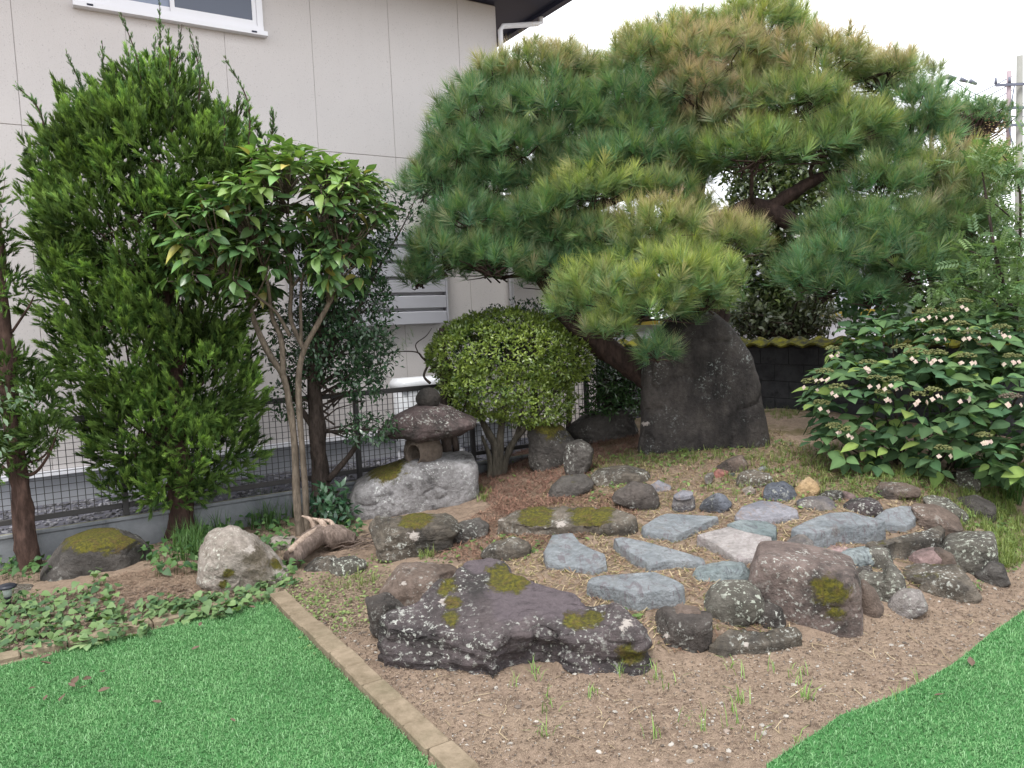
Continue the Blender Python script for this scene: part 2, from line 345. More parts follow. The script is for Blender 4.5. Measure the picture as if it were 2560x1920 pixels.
# rain streaks
stn = t.ramp(t.noise(4, 5, 0.6, t.P((2, 2, 0.12))), 0.52, 0.8); c = t.mix(t.math('MULTIPLY', stn, 0.10), c, (0.42, 0.39, 0.37))
SIDING = t.fin(c, 0.8, t.bump(t.noise(90, 3), 0.35, 0.006), 0.2)
CONC = m_plain('foundation_concrete', (0.33, 0.34, 0.36), 0.85, 0.15, 3, 0.2, bump=0.2)
WHITE = m_plain('white_paint', (0.74, 0.74, 0.78), 0.35, 0.04, 4)
JOINT = m_plain('joint_backing', (0.34, 0.31, 0.295), 0.9)
NAVY = m_plain('dark_soffit', (0.022, 0.024, 0.045), 0.6, 0.1)
ALU = m_plain('grey_metal_slat', (0.40, 0.40, 0.44), 0.4, 0.06, 3, 0.5)
t = NT('sky_painted_glass'); GLASS = t.fin((0.20, 0.24, 0.33), 0.12, None, 0.5)  # pale blue sky reflection painted into the pane's base colour
t = NT('screen_glass'); GLASS2 = t.fin((0.085, 0.10, 0.14), 0.25, None, 0.4)
house = empty('house', hw(0, 0, 0), 'beige two storey neighbour house with speckled siding panels behind the mesh fence', 'house')
g = Geo(); hbox(g, -9, -0.012, -5, -0.03, -0.2, 0.42); put('foundation', g, CONC, house, False)
g = Geo(); hbox(g, -9, -.006, -4.99, -0.006, 0.42, 5.44); put('wall_core', g, JOINT, house, False)
g = Geo(); hbox(g, -9, 0.012, -0.02, 0.03, 0.425, 0.47); put('drip_trim', g, WHITE, house, False)
cols = [-9.3, -8.41, -7.52, -6.63, -5.87, -4.98, -4.09, -3.2, -2.31, -1.42, -0.53, 0.0]
WS0, WS1, WZ0, WZ1 = -4.48, -2.82, 4.66, 5.36
for k in range(len(cols) - 1):
    for z0, z1 in ((0.475, 3.531), (3.537, 5.43)):
        g = Geo(); s0, s1 = cols[k] + 0.0022, cols[k + 1] - (0.0022 if k < len(cols) - 2 else 0)
        if z0 > 3 and cols[k + 1] > WS0 and cols[k] < WS1:      # cut out round the window
            hbox(g, s0, s1, -0.0255, 0, z0, WZ0 - 0.02)
            if s0 < WS0 - 0.01: hbox(g, s0, WS0 - 0.01, -0.0255, 0, WZ0 - 0.02, 5.43)
            if s1 > WS1 + 0.01: hbox(g, WS1 + 0.01, s1, -0.0255, 0, WZ0 - 0.02, 5.43)
        else: bevbox(g, hw(s0, -0.0255, z0), UW * (s1 - s0), NW * 0.0255, UP * (z1 - z0), 0.003)
        put('siding_panel', g, SIDING, house, False)
g = Geo(); bevbox(g, hw(-0.0255, -5, 0.475), UW * 0.0255, NW * 4.97, UP * 4.955, 0.003); put('siding_panel', g, SIDING, house, False)
# window
win = Geo(); fr = 0.06
hbox(win, WS0, WS1, -0.02, 0.055, WZ0, WZ0 + 0.05); hbox(win, WS0, WS0 + fr, -0.02, 0.05, WZ0 + 0.05, WZ1); hbox(win, WS1 - fr, WS1, -0.02, 0.05, WZ0 + 0.05, WZ1); hbox(win, WS0, WS1, -0.02, 0.05, WZ1, WZ1 + 0.05)
hbox(win, WS0 - 0.03, WS1 + 0.03, 0.001, 0.085, WZ0 - 0.045, WZ0 - 0.001)
wo_ = put('window', win, WHITE, house, False)
WM = -3.66
for s0, s1, d0, gm in ((WS0 + fr + 0.002, WM + 0.02, 0.0, GLASS), (WM - 0.03, WS1 - fr - 0.002, 0.022, GLASS2)):
    g = Geo(); q = 0.04
    hbox(g, s0, s0 + q, d0, d0 + 0.02, WZ0 + 0.052, WZ1 - 0.002); hbox(g, s1 - q, s1, d0, d0 + 0.02, WZ0 + 0.052, WZ1 - 0.002); hbox(g, s0 + q, s1 - q, d0, d0 + 0.02, WZ0 + 0.052, WZ0 + 0.10); hbox(g, s0 + q, s1 - q, d0, d0 + 0.02, WZ1 - 0.05, WZ1 - 0.002)
    put('sash', g, WHITE, wo_, False)
    g = Geo(); hbox(g, s0 + q - .002, s1 - q + .002, d0 + 0.006, d0 + 0.012, WZ0 + 0.099, WZ1 - 0.049); put('pane', g, gm, wo_, False)
for s in (WS0 + 0.08, WS1 - 0.13): g = Geo(); hbox(g, s, s + 0.05, 0.084, 0.09, WZ0 - 0.032, WZ0 - 0.016); put('drain_slot', g, NAVY, wo_, False)

# roof with dark soffit, gutter and pipe
g = Geo(); hbox(g, -9.6, 0.6, -5.6, 0.75, 5.445, 5.50); put('soffit', g, NAVY, house, False)
g = Geo(); V8 = [hw(-9.7, 0.82, 5.5), hw(0.68, 0.82, 5.5), hw(0.68, -5.7, 5.5), hw(-9.7, -5.7, 5.5), hw(-7, -2.4, 6.9), hw(-2.2, -2.4, 6.9)]
g.add(V8, [(0, 1, 5), (0, 5, 4), (1, 2, 5), (2, 3, 4), (2, 4, 5), (3, 0, 4), (0, 2, 1), (0, 3, 2)]); rf = put('roof', g, m_plain('dark_roof', (0.06, 0.06, 0.075), 0.6), house, False)
g = Geo(); hbox(g, 0.6, 0.69, -5.6, 0.72, 5.40, 5.49); put('gutter', g, NAVY, house, False)
g = Geo(); tube(g, [hw(0.64, 0.05, 5.42), hw(0.64, 0.05, 5.34), hw(0.58, 0.045, 5.31), hw(0.07, 0.04, 5.2), hw(0.035, 0.035, 5.15), hw(0.035, 0.033, 0.5)], 0.03, 12); put('downpipe', g, WHITE, house)
# grey slatted screen in front of a ground floor window
sc_ = empty('shutter_screen', hw(-1.9, 0.1, 1.65), 'grey metal screen of wide horizontal slats fixed low on the beige house', 'screen')
for k in range(6):
    z0 = 1.655 + k * 0.179; g = Geo()
    bevbox(g, hw(-2.75, 0.06, z0), UW * 1.82, NW * 0.06, UP * 0.142, 0.006); put('slat', g, ALU, sc_, False)
g = Geo(); hbox(g, -2.74, -0.94, 0.03, 0.055, 1.67, 2.69); put('backing', g, m_plain('pale_backing', (0.55, 0.55, 0.60), 0.5), sc_, False)
g = Geo(); hbox(g, -0.929, -0.91, 0.03, 0.125, 1.66, 2.70); put('end_cap', g, ALU, sc_, False)
# single storey wing beyond the corner
wing = empty('house_wing', hw(1.5, 0, 0), 'low single storey beige house wing with grey roof behind the pine', 'house wing')
g = Geo(); hbox(g, 0.02, 1.55, -4, -0.25, -0.2, 2.62); put('wall', g, SIDING, wing, False)
g = Geo(); a, b = hw(0.01, 0.25, 2.6), hw(2.0, 0.25, 2.6); c_, d_ = hw(2.0, -2.5, 3.5), hw(0.01, -2.5, 3.5)
g.add([a, b, c_, d_, a + UP * .08, b + UP * .08, c_ + UP * .08, d_ + UP * .08], BF); rw = put('roof', g, m_plain('grey_roof', (0.16, 0.16, 0.18), 0.5), wing, False)
for k in range(9):
    f0 = k / 9; p0 = a + (d_ - a) * f0 + UP * 0.081; p1 = b + (c_ - b) * f0 + UP * 0.081; g = Geo(); box(g, p0, p1 - p0, (d_ - a) / 9 * 0.94, UP * 0.03); put('roof_board', g, rw.data.materials[0], wing, False)
# plastic wrapped outdoor unit behind the fence
WRAP = m_plain('white_plastic_wrap', (0.72, 0.74, 0.78), 0.25, 0.1, 30, 0.6, bump=0.9, bscale=18)
unit = empty('outdoor_unit', hw(-1.45, 0.45, 0.15), 'white plastic wrapped outdoor unit standing behind the fence by the lantern', 'outdoor unit')
g = Geo(); bevbox(g, hw(-1.75, 0.25, 0.25), UW * 0.75, NW * 0.35, UP * 0.78, 0.07); put('casing', g, WRAP, unit)
g = Geo(); bevbox(g, hw(-1.77, 0.23, 0.93), UW * 0.79, NW * 0.39, UP * 0.14, 0.05); put('cover', g, WRAP, unit)
for s in (-1.7, -1.12): g = Geo(); hbox(g, s, s + 0.06, 0.24, 0.62, 0.15, 0.25); put('foot', g, WHITE, unit, False)
g = Geo(); tube(g, curve([hw(-0.98, 0.5, 0.7), hw(-0.8, 0.52, 0.6), hw(-0.7, 0.5, 0.3), hw(-0.62, 0.4, 0.16)], 6), 0.035, 10); put('drain_hose', g, WHITE, unit)

# ------------------------------------------------------------------ footing wall, gravel strip and mesh fence
FD = 1.42
t = NT('footing_concrete'); n = t.noise(2.2, 8, 0.7); c = t.mix(t.ramp(n, 0.35, 0.7), (0.13, 0.14, 0.15), (0.25, 0.26, 0.27))
c = t.mix(t.math('MULTIPLY', t.ramp(t.noise(3, 6, 0.7, t.P((3, 3, 0.4))), 0.55, 0.7), 0.6), c, (0.06, 0.065, 0.06))
sn = t.n('SeparateXYZ'); t.l(t.pos.outputs['Normal'], sn.inputs[0]); c = t.mix(t.math('MULTIPLY', t.ramp(sn.outputs[2], 0.7, 0.9), 0.8), c, (0.24, 0.23, 0.15))
FOOT = t.fin(c, 0.9, t.bump(t.noise(60, 5), 0.4, 0.006), 0.15)
g = Geo(); bevbox(g, hw(-8, FD - 0.06, -0.25), UW * 8.2, NW * 0.13, UP * 0.47, 0.006); bevbox(g, hw(-8, FD + 0.04, 0.222), UW * 8.2, NW * 0.045, UP * 0.03, 0.006)
o = put('footing_wall', g, FOOT, None, False); tag(o, 'low grey concrete footing wall under the mesh fence', 'wall')
g = Geo(); hbox(g, -8, 0.2, -0.03, FD - 0.06, -0.2, 0.16); o = put('gravel_bed', g, m_plain('gravel_base', (0.09, 0.09, 0.11), 0.9), None, False); tag(o, kind='structure')
ICO = np.array([(0, 0, 1), (.894, 0, .447), (.276, .851, .447), (-.724, .526, .447), (-.724, -.526, .447), (.276, -.851, .447), (.724, .526, -.447), (-.276, .851, -.447), (-.894, 0, -.447), (-.276, -.851, -.447), (.724, -.526, -.447), (0, 0, -1)])
ICF = np.array([(0, 1, 2), (0, 2, 3), (0, 3, 4), (0, 4, 5), (0, 5, 1), (1, 6, 2), (2, 7, 3), (3, 8, 4), (4, 9, 5), (5, 10, 1), (6, 7, 2), (7, 8, 3), (8, 9, 4), (9, 10, 5), (10, 6, 1), (11, 7, 6), (11, 8, 7), (11, 9, 8), (11, 10, 9), (11, 6, 10)])
def pebbles(g, P, size, cols):
    k = len(P); ax = rng.normal(size=(k, 3, 3)); q, _ = np.linalg.qr(ax); sc = size[:, None] * rng.uniform(0.55, 1.15, (k, 3)) * np.array([1, 1, 0.6])
    V = ICO[None] * rng.uniform(0.8, 1.2, (k, 12, 1)); V = np.einsum('kij,kvj->kvi', q, V * np.array([1, .8, .65])) * sc[:, None] + P[:, None]
    g.add(V.reshape(-1, 3), (ICF[None] + (np.arange(k) * 12)[:, None, None]).reshape(-1, 3), np.repeat(cols, 12, 0))
VCOL = m_vcol('stone_chips')
k = 2800; s_ = rng.uniform(-6.5, 0.15, k); d_ = rng.uniform(0.05, FD - 0.06, k) ; P = HB + UW * s_[:, None] + NW * d_[:, None] + UP * 0.165
g = Geo(); cc = rng.uniform(0.05, 0.3, (k, 1)) * np.array([1, 1, 1.12]); pebbles(g, P, rng.uniform(0.016, 0.034, k), cc); o = put('gravel', g, VCOL, None, False); tag(o, 'dark grey gravel strip between fence and house', 'gravel', kind='stuff')
BRONZE = m_plain('dark_bronze_steel', (0.045, 0.042, 0.042), 0.45, 0.1, 5, 0.4)
fence = empty('mesh_fence', hw(-2.6, FD, 0.22), 'dark bronze wire mesh fence on the concrete footing in front of the beige house', 'fence')
posts = [-7.9, -6.4, -5.95, -4.55, -2.61, -1.40, 0.06]
posts = [-7.6, -6.2, -4.55, -2.61, -1.40, 0.06]
for p in posts:
    g = Geo(); bevbox(g, hw(p - 0.022, FD - 0.03, 0.20), UW * 0.044, NW * 0.044, UP * 0.87, 0.004); put('post', g, BRONZE, fence, False)
for p, q in zip(posts[:-1], posts[1:]):
    g = Geo(); bevbox(g, hw(p + 0.023, FD - 0.03, 1.012), UW * (q - p - 0.046), NW * 0.04, UP * 0.045, 0.004); put('top_rail', g, BRONZE, fence, False)
    g = Geo(); bevbox(g, hw(p + 0.023, FD - 0.025, 0.305), UW * (q - p - 0.046), NW * 0.03, UP * 0.04, 0.004); put('bottom_rail', g, BRONZE, fence, False)
    g = Geo(); n = max(2, int(round((q - p) / 0.053)))
    for i in range(1, n):
        s = p + (q - p) * i / n; hbox(g, s - 0.0028, s + 0.0028, FD - 0.012, FD - 0.0064, 0.346, 1.011)
    for i in range(1, 13): z = 0.345 + i * 0.0515; hbox(g, p + 0.023, q - 0.023, FD - 0.006, FD - 0.002, z - 0.002, z + 0.002)
    put('mesh_panel', g, BRONZE, fence, False)

# ------------------------------------------------------------------ block wall on the right with mossy tile coping
BW0 = np.array([3.2, 8.6, 0]); BD = np.array([0.539, -0.842, 0]); BN = np.array([-0.842, -0.539, 0])
t = NT('block_concrete'); n = t.noise(2.5, 8, 0.7); c = t.mix(t.ramp(n, 0.35, 0.68), (0.03, 0.031, 0.035), (0.095, 0.097, 0.105))
c = t.mix(t.math('MULTIPLY', t.ramp(t.noise(5, 6, 0.7), 0.55, 0.66), 0.7), c, (0.02, 0.021, 0.024))
BLOCK = t.fin(c, 0.9, t.bump(t.noise(70, 5), 0.4, 0.006), 0.15)
t = NT('mossy_tile'); c = t.mix(t.ramp(t.noise(9, 6, 0.7), 0.42, 0.6), (0.05, 0.05, 0.035), (0.17, 0.16, 0.02)); TILE = t.fin(c, 0.95, t.bump(t.noise(80, 4), 0.6, 0.01), 0.1)
bw = empty('block_wall', BW0 + UP * 0.2, 'dark weathered concrete block wall with mossy tile coping behind the hydrangea', 'wall')
g = Geo(); box(g, BW0 - BD * 4.4 + BN * -0.10, BD * 9.4, BN * 0.094, UP * 1.215); put('mortar_core', g, m_plain('mortar', (0.045, 0.045, 0.048), 0.95), bw, False)
for r in range(6):
    z0 = 1.205 - (r + 1) * 0.195
    for k in range(24):
        s = -4.4 + k * 0.39 + (0.195 if r % 2 else 0)
        if s > 4.6: continue
        g = Geo(); bevbox(g, BW0 + BD * (s + .004) + BN * (-0.02) + UP * (z0 + .004), BD * 0.382, BN * 0.025, UP * 0.187, 0.004); put('block', g, BLOCK, bw, False)
n = 34
for k in range(n):                                      # wavy coping tiles
    s0 = -4.4 + k * 9.2 / n; w = 9.2 / n; u = np.linspace(0, 1, 9); prof = 0.022 * np.sin(u * 2 * math.pi) ; G0 = Geo(); V = []
    for j, uu in enumerate(u):
        b = BW0 + BD * (s0 + uu * w * 1.02) + UP * (1.222 + prof[j] + 0.006 * uu)
        V += [b + BN * 0.10, b + BN * 0.10 + UP * 0.02, b + UP * 0.085 + BN * -0.02, b + UP * 0.085 + BN * -0.05, b + BN * -0.17 + UP * 0.02, b + BN * -0.17]
    Fq = []
    for j in range(8):
        for m in range(6):
            a_, b_, c_, d_ = j * 6 + m, j * 6 + (m + 1) % 6, (j + 1) * 6 + (m + 1) % 6, (j + 1) * 6 + m; Fq += [(a_, b_, c_), (a_, c_, d_)]
    for e in (0, 48): Fq += [(e, e + 1, e + 2), (e, e + 2, e + 3), (e, e + 3, e + 4), (e, e + 4, e + 5)]
    G0.add(V, Fq); put('coping_tile', G0, TILE, bw, False)

# ------------------------------------------------------------------ things beyond the wall
def frontbox(g, p0, p1, Y, depth, z0, z1):
    a = atY(p0, 800, Y); b = atY(p1, 800, Y); box(g, (a[0], Y, z0), (b[0] - a[0], 0, 0), (0, depth, 0), (0, 0, z1 - z0))
def corrugated(name, px0, px1, Y, z0, z1, mat, parent):
    a, b = atY(px0, 800, Y)[0], atY(px1, 800, Y)[0]; n = int((b - a) / 0.076 * 6); x = np.linspace(a, b, n); y = Y + 0.012 * np.sin((x - a) / 0.076 * 2 * math.pi)
    V = np.concatenate([np.stack([x, y, np.full(n, z0)], 1), np.stack([x, y, np.full(n, z1)], 1), np.stack([x, y + .01, np.full(n, z0)], 1), np.stack([x, y + .01, np.full(n, z1)], 1)]); i = np.arange(n - 1)
    F = np.concatenate([np.stack([i, i + 1, i + n + 1], 1), np.stack([i, i + n + 1, i + n], 1), np.stack([i + 2 * n, i + 3 * n + 1, i + 2 * n + 1], 1), np.stack([i + 2 * n, i + 3 * n, i + 3 * n + 1], 1)])
    put(name, (V, F, np.ones((len(V), 3))), mat, parent)
TIN = m_plain('pale_corrugated_metal', (0.42, 0.43, 0.50), 0.45, 0.15, 2, 0.5); TINB = m_plain('blue_corrugated_metal', (0.03, 0.08, 0.17), 0.5, 0.15, 3)
shed = empty('metal_shed', (4.5, 13.0, 0), 'pale corrugated metal shed behind the block wall and dark tree', 'shed')
corrugated('metal_sheet', 1765, 1960, 13.0, 0.5, 2.55, TIN, shed); corrugated('metal_sheet', 1965, 2300, 13.02, 0.9, 2.2, TIN, shed)
g = Geo(); frontbox(g, 1760, 2310, 13.06, 2.5, 0.0, 2.5); put('shed_body', g, m_plain('shed_wall', (0.3, 0.3, 0.33), 0.8), shed, False)
g = Geo(); frontbox(g, 1740, 2330, 12.85, 2.9, 2.56, 2.64); put('roof', g, m_plain('shed_roof', (0.45, 0.46, 0.48), 0.6), shed, False)
g = Geo(); frontbox(g, 1470, 2500, 11.9, 0.15, 0.0, 1.50); o = put('rear_wall', g, m_plain('pale_rear_wall', (0.5, 0.5, 0.55), 0.8, 0.25, 1.5), None, False); tag(o, 'pale plastered garden wall just visible beyond the block wall', 'wall')
g = Geo(); frontbox(g, 1465, 2505, 11.82, 0.32, 1.504, 1.60); o2 = put('coping', g, m_plain('yellow_moss', (0.2, 0.15, 0.025), 0.95, 0.4, 6, bump=0.6), o, False)
blue = empty('blue_shed', (1.9, 13.6, 0), 'small blue corrugated metal shed glimpsed under the pine boughs', 'shed')
corrugated('metal_sheet', 1532, 1625, 13.6, 0.0, 2.9, TINB, blue); g = Geo(); frontbox(g, 1530, 1627, 13.65, 2, 0, 2.85); put('shed_body', g, TINB, blue, False)
g = Geo(); frontbox(g, 1520, 1637, 13.5, 2.3, 2.9, 2.97); put('roof', g, m_plain('pale_metal_roof', (0.55, 0.56, 0.6), 0.4), blue, False)
far = empty('far_house', (8, 24, 0), 'distant white house with pale tiled roof seen through the pine branches', 'house')
g = Geo(); frontbox(g, 1860, 2250, 24, 6, 0, 4.6); put('wall', g, m_plain('white_render', (0.6, 0.6, 0.62), 0.8), far, False)
a, b = atY(1840, 800, 23.4), atY(2270, 800, 23.4)
for k in range(11):
    y0, z0 = 23.4 + k * 0.33, 4.6 + k * 0.16; g = Geo(); box(g, (a[0], y0, z0), (b[0] - a[0], 0, 0), (0, 0.34, 0.17), (0, -.02, 0.06)); put('tile_course', g, m_plain('pale_tile', (0.42, 0.43, 0.46), 0.5) if k == 0 else bpy.data.materials['pale_tile'], far, False)

# utility poles and lines
POLE = m_plain('pole_concrete', (0.22, 0.22, 0.20), 0.8, 0.15, 4); WIRE = m_plain('wire', (0.10, 0.12, 0.17), 0.6); INS = m_plain('insulator', (0.10, 0.11, 0.15), 0.4)
def upole(px, pytop, Y, label):
    b = atY(px, 1000, Y); tp = atY(px, pytop, Y); tp = np.array([b[0], Y, tp[2]]); r = empty('utility_pole', (b[0], Y, 0), label, 'utility pole', 'utility poles beyond the garden')
    g = Geo(); tube(g, [(b[0], Y, 0), tuple(tp)], [0.13, 0.095], 14); put('pole', g, POLE, r); return r, tp
r1, t1 = upole(2544, 140, 26, 'round concrete utility pole with many fittings at the right edge of the sky')
for dz, L in ((-1.0, .9), (-1.75, .7), (-2.3, .8)):
    g = Geo(); box(g, t1 + np.array([-L, -.22, dz]), (2 * L, 0, 0), (0, .07, 0), (0, 0, .08)); put('crossarm', g, INS, r1, False)
    for q in (-L, -L * .5, L * .5, L * .9):
        g = Geo(); tube(g, [t1 + np.array([q, -.18, dz + .08]), t1 + np.array([q, -.18, dz + .28])], [.05, .03], 8); put('insulator', g, INS, r1)
g = Geo(); tube(g, [t1 + np.array([-.42, -.1, -2.9]), t1 + np.array([-.42, -.1, -.5])], .07, 8); put('bracket_pole', g, m_plain('pinkish_bracket', (.3, .24, .26), .7), r1)
g = Geo(); tube(g, curve([t1 + np.array([-.3, -.2, -1.0]), t1 + np.array([-.5, -.25, -2.2]), t1 + np.array([-.35, -.25, -3.3]), t1 + np.array([-.7, -.25, -4.2])], 6), .02, 6); put('drop_cable', g, WIRE, r1)
g = Geo(); tube(g, [t1 + np.array([.16, -.15, -1.0]), t1 + np.array([.16, -.17, -9])], .03, 6); put('conduit', g, WHITE, r1)
r2, t2 = upole(2330, 190, 34, 'short looking utility pole with a side arm just behind the pine top')
arm1 = atY(2372, 190, 33.9); g = Geo(); tube(g, [t2 + np.array([-.9, -.1, -.75]), arm1], .09, 8); put('crossarm', g, POLE, r2)
for q in (0.0, 0.5, 0.9):
    g = Geo(); tube(g, [arm1 + np.array([q * 1.0, 0, -.05 - q * .22]), arm1 + np.array([q + .3, 0, -.12 - q * .3])], [.1, .06], 8); put('insulator', g, INS, r2)
def wire(p0, p1, sag, r, label):
    u = np.linspace(0, 1, 16)[:, None]; P = p0 * (1 - u) + p1 * u - UP * sag * 4 * u * (1 - u); g = Geo(); tube(g, P, r, 5); o = put('power_line', g, WIRE); tag(o, label, 'power line', 'power lines across the sky')
for (a, b, sag, lb) in [((2372, 192, 34), (2560, 258, 26), .3, 'power line running from the side arm to the concrete pole'),
                        ((2365, 215, 34), (2560, 268, 26), .2, 'lower power line of the pair below the side arm'),
                        ((2360, 240, 33), (2560, 292, 26), .2, 'lowest dark line reaching the concrete pole'),
                        ((2530, 190, 26), (2350, 268, 32), .1, 'rising line above the distant pine, topmost of three'),
                        ((2530, 208, 26), (2370, 275, 32), .1, 'rising line above the distant pine, middle of three'),
                        ((2530, 225, 26), (2400, 278, 32), .1, 'rising line above the distant pine, lowest of three')]:
    wire(atY(*a), atY(*b), sag, .018, lb)

# ------------------------------------------------------------------ brick edging
t = NT('edging_brick'); n = t.noise(9, 8, 0.7); c = t.mix(t.ramp(n, 0.3, 0.7), (0.12, 0.095, 0.062), (0.27, 0.215, 0.155)); c = t.mix(t.math('MULTIPLY', t.ramp(t.noise(3, 5), 0.5, 0.7), .5), c, (0.11, 0.10, 0.06)); EDGE = t.fin(c, 0.92, t.bump(t.noise(90, 5), 0.6, 0.006, t.bump(n, .4, .01)), 0.15)
def kerb(name, A, B, width, side, z0, L, label, drop=0.0):
    A = np.array(A); B = np.array(B); d = B - A; ln = np.linalg.norm(d); d = d / ln; nrm = np.array([d[1], -d[0]]) * side; n = int(round(ln / L)); r = empty(name, (A[0], A[1], 0), label, 'edging')
    for k in range(n):
        a = A + d * (k * ln / n + .003); w = ln / n - .006; zt = z0 + rng.normal(0, .0025) - drop * k / n; j = nrm * rng.normal(0, .003); tw = rng.normal(0, .006)
        dd = np.array([d[0] * math.cos(tw) - d[1] * math.sin(tw), d[0] * math.sin(tw) + d[1] * math.cos(tw)]); g = Geo()
        bevbox(g, (a[0] + j[0], a[1] + j[1], -0.06), (dd[0] * w, dd[1] * w, 0), (nrm[0] * width, nrm[1] * width, 0), (0, 0, zt + .06), 0.008); put('brick', g, EDGE, r, False)
K1 = gz(1088, 1920)[:2]; KE = KC + (K1 - KC) * 1.55
kerb('brick_edging', KC, KE, 0.105, -1, 0.045, 0.215, 'row of tan edging bricks between the left turf and the bare soil')
K2 = gz(0, 1664)[:2]; kerb('brick_edging', KC + (K2 - KC) * 0.012, KC + (K2 - KC) * 1.7, 0.10, 1, 0.04, 0.215, 'half buried row of edging bricks along the weedy bed at left')

# ------------------------------------------------------------------ artificial turf
t = NT('turf_backing'); TB = t.fin(t.mix(t.noise(60, 4), (0.035, 0.12, 0.035), (0.06, 0.17, 0.055)), 0.9, None, 0.1)
def sheet(name, poly, z, mat, label):
    g = Geo(); P = np.asarray(poly); n = len(P); c = P.mean(0); V = [(p[0], p[1], z) for p in P] + [(p[0], p[1], z - .03) for p in P]
    import mathutils
    T = mathutils.geometry.tessellate_polygon([[Vector((p[0], p[1], 0)) for p in P]]); F = [tuple(q) for q in T]
    A = np.array(V); F = [f if np.cross(A[f[1]] - A[f[0]], A[f[2]] - A[f[0]])[2] > 0 else f[::-1] for f in F]
    for i in range(n): j = (i + 1) % n; F += [(i, i + n, j + n), (i, j + n, j)]
    g.add(V, F); o = put(name, g, mat, None, False); tag(o, label, 'lawn', kind='structure'); return o
TZ = 0.006
sheet('turf_sheet', TURF_L, TZ, TB, 'green artificial turf at left inside the brick edging'); sheet('turf_sheet', TURF_R, TZ + .014, TB, 'green artificial turf in the lower right corner')
t = NT('turf_blade'); c = t.attr().outputs['Color']; TBL = t.fin(c, 0.8, None, 0.1)
tr = t.n('BsdfTranslucent'); t.l(c, tr.inputs[0]); ms = t.n('MixShader'); ms.inputs[0].default_value = .2; t.l(t.b.outputs[0], ms.inputs[1]); t.l(tr.outputs[0], ms.inputs[2]); t.l(ms.outputs[0], t.out.inputs[0])
def rand_in(poly, n, box=None):
    poly = np.asarray(poly); lo, hi = poly.min(0), poly.max(0)
    if box: lo = np.maximum(lo, box[0]); hi = np.minimum(hi, box[1])
    out = []; m = 0
    while m < n:
        q = rng.uniform(lo, hi, (n * 2, 2)); q = q[inpoly(q[:, 0], q[:, 1], poly)]; out.append(q); m += len(q)
    return np.concatenate(out)[:n]
def blades(g, xy, z, L, w, lean, cols, bend=0.5, leandir=None):
    k = len(xy); th = rng.uniform(0, 2 * math.pi, k); dv = np.stack([np.cos(th), np.sin(th), 0 * th], 1)
    if leandir is not None: dv = dv + np.array(leandir); dv /= np.linalg.norm(dv, axis=1, keepdims=True) + 1e-6
    sd = np.stack([-dv[:, 1], dv[:, 0], 0 * th], 1); ln = rng.uniform(*lean, k)[:, None]; L = L[:, None]; P = np.concatenate([xy, np.reshape(z, (-1, 1)) * np.ones((k, 1))], 1)
    mid = P + (UP * np.cos(ln * .6) + dv * np.sin(ln * .6)) * L * .55; tip = mid + (UP * np.cos(ln * (1 + bend)) + dv * np.sin(ln * (1 + bend))) * L * .45
    w = np.reshape(w, (-1, 1)) * np.ones((k, 1)); V = np.stack([P - sd * w / 2, P + sd * w / 2, mid - sd * w * .42, mid + sd * w * .42, tip], 1)
    F = np.array([(0, 1, 3), (0, 3, 2), (2, 3, 4)])[None] + (np.arange(k) * 5)[:, None, None]
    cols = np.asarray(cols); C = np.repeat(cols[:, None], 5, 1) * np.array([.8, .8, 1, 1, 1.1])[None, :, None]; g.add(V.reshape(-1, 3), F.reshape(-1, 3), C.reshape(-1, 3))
def turf_cols(xy):
    k = len(xy); P = np.concatenate([xy, np.zeros((k, 1))], 1); v = (fbm(P * 1.1, 3, 4) * .7 + fbm(P * 5, 3, 14) * .5)[:, None]; u = rng.random((k, 1)); a = np.array([.07, .19, .07]); b = np.array([.20, .385, .165]); c = a + (b - a) * np.clip(u * .75 + .25 + v * .6, 0, 1)
    return np.where(rng.random((k, 1)) < .06, np.array([.27, .45, .24]), c)
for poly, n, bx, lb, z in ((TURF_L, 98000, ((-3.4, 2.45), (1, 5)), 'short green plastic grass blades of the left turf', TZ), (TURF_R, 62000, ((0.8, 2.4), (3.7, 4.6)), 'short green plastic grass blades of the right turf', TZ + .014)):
    xy = rand_in(poly, n, bx); g = Geo(); blades(g, xy, z, rng.uniform(.014, .027, n), rng.uniform(.0022, .0036, n), (.35, 1.2), turf_cols(xy), .7, (0.15, -.5, 0)); o = put('turf_blades', g, TBL); tag(o, lb, 'grass', kind='stuff')

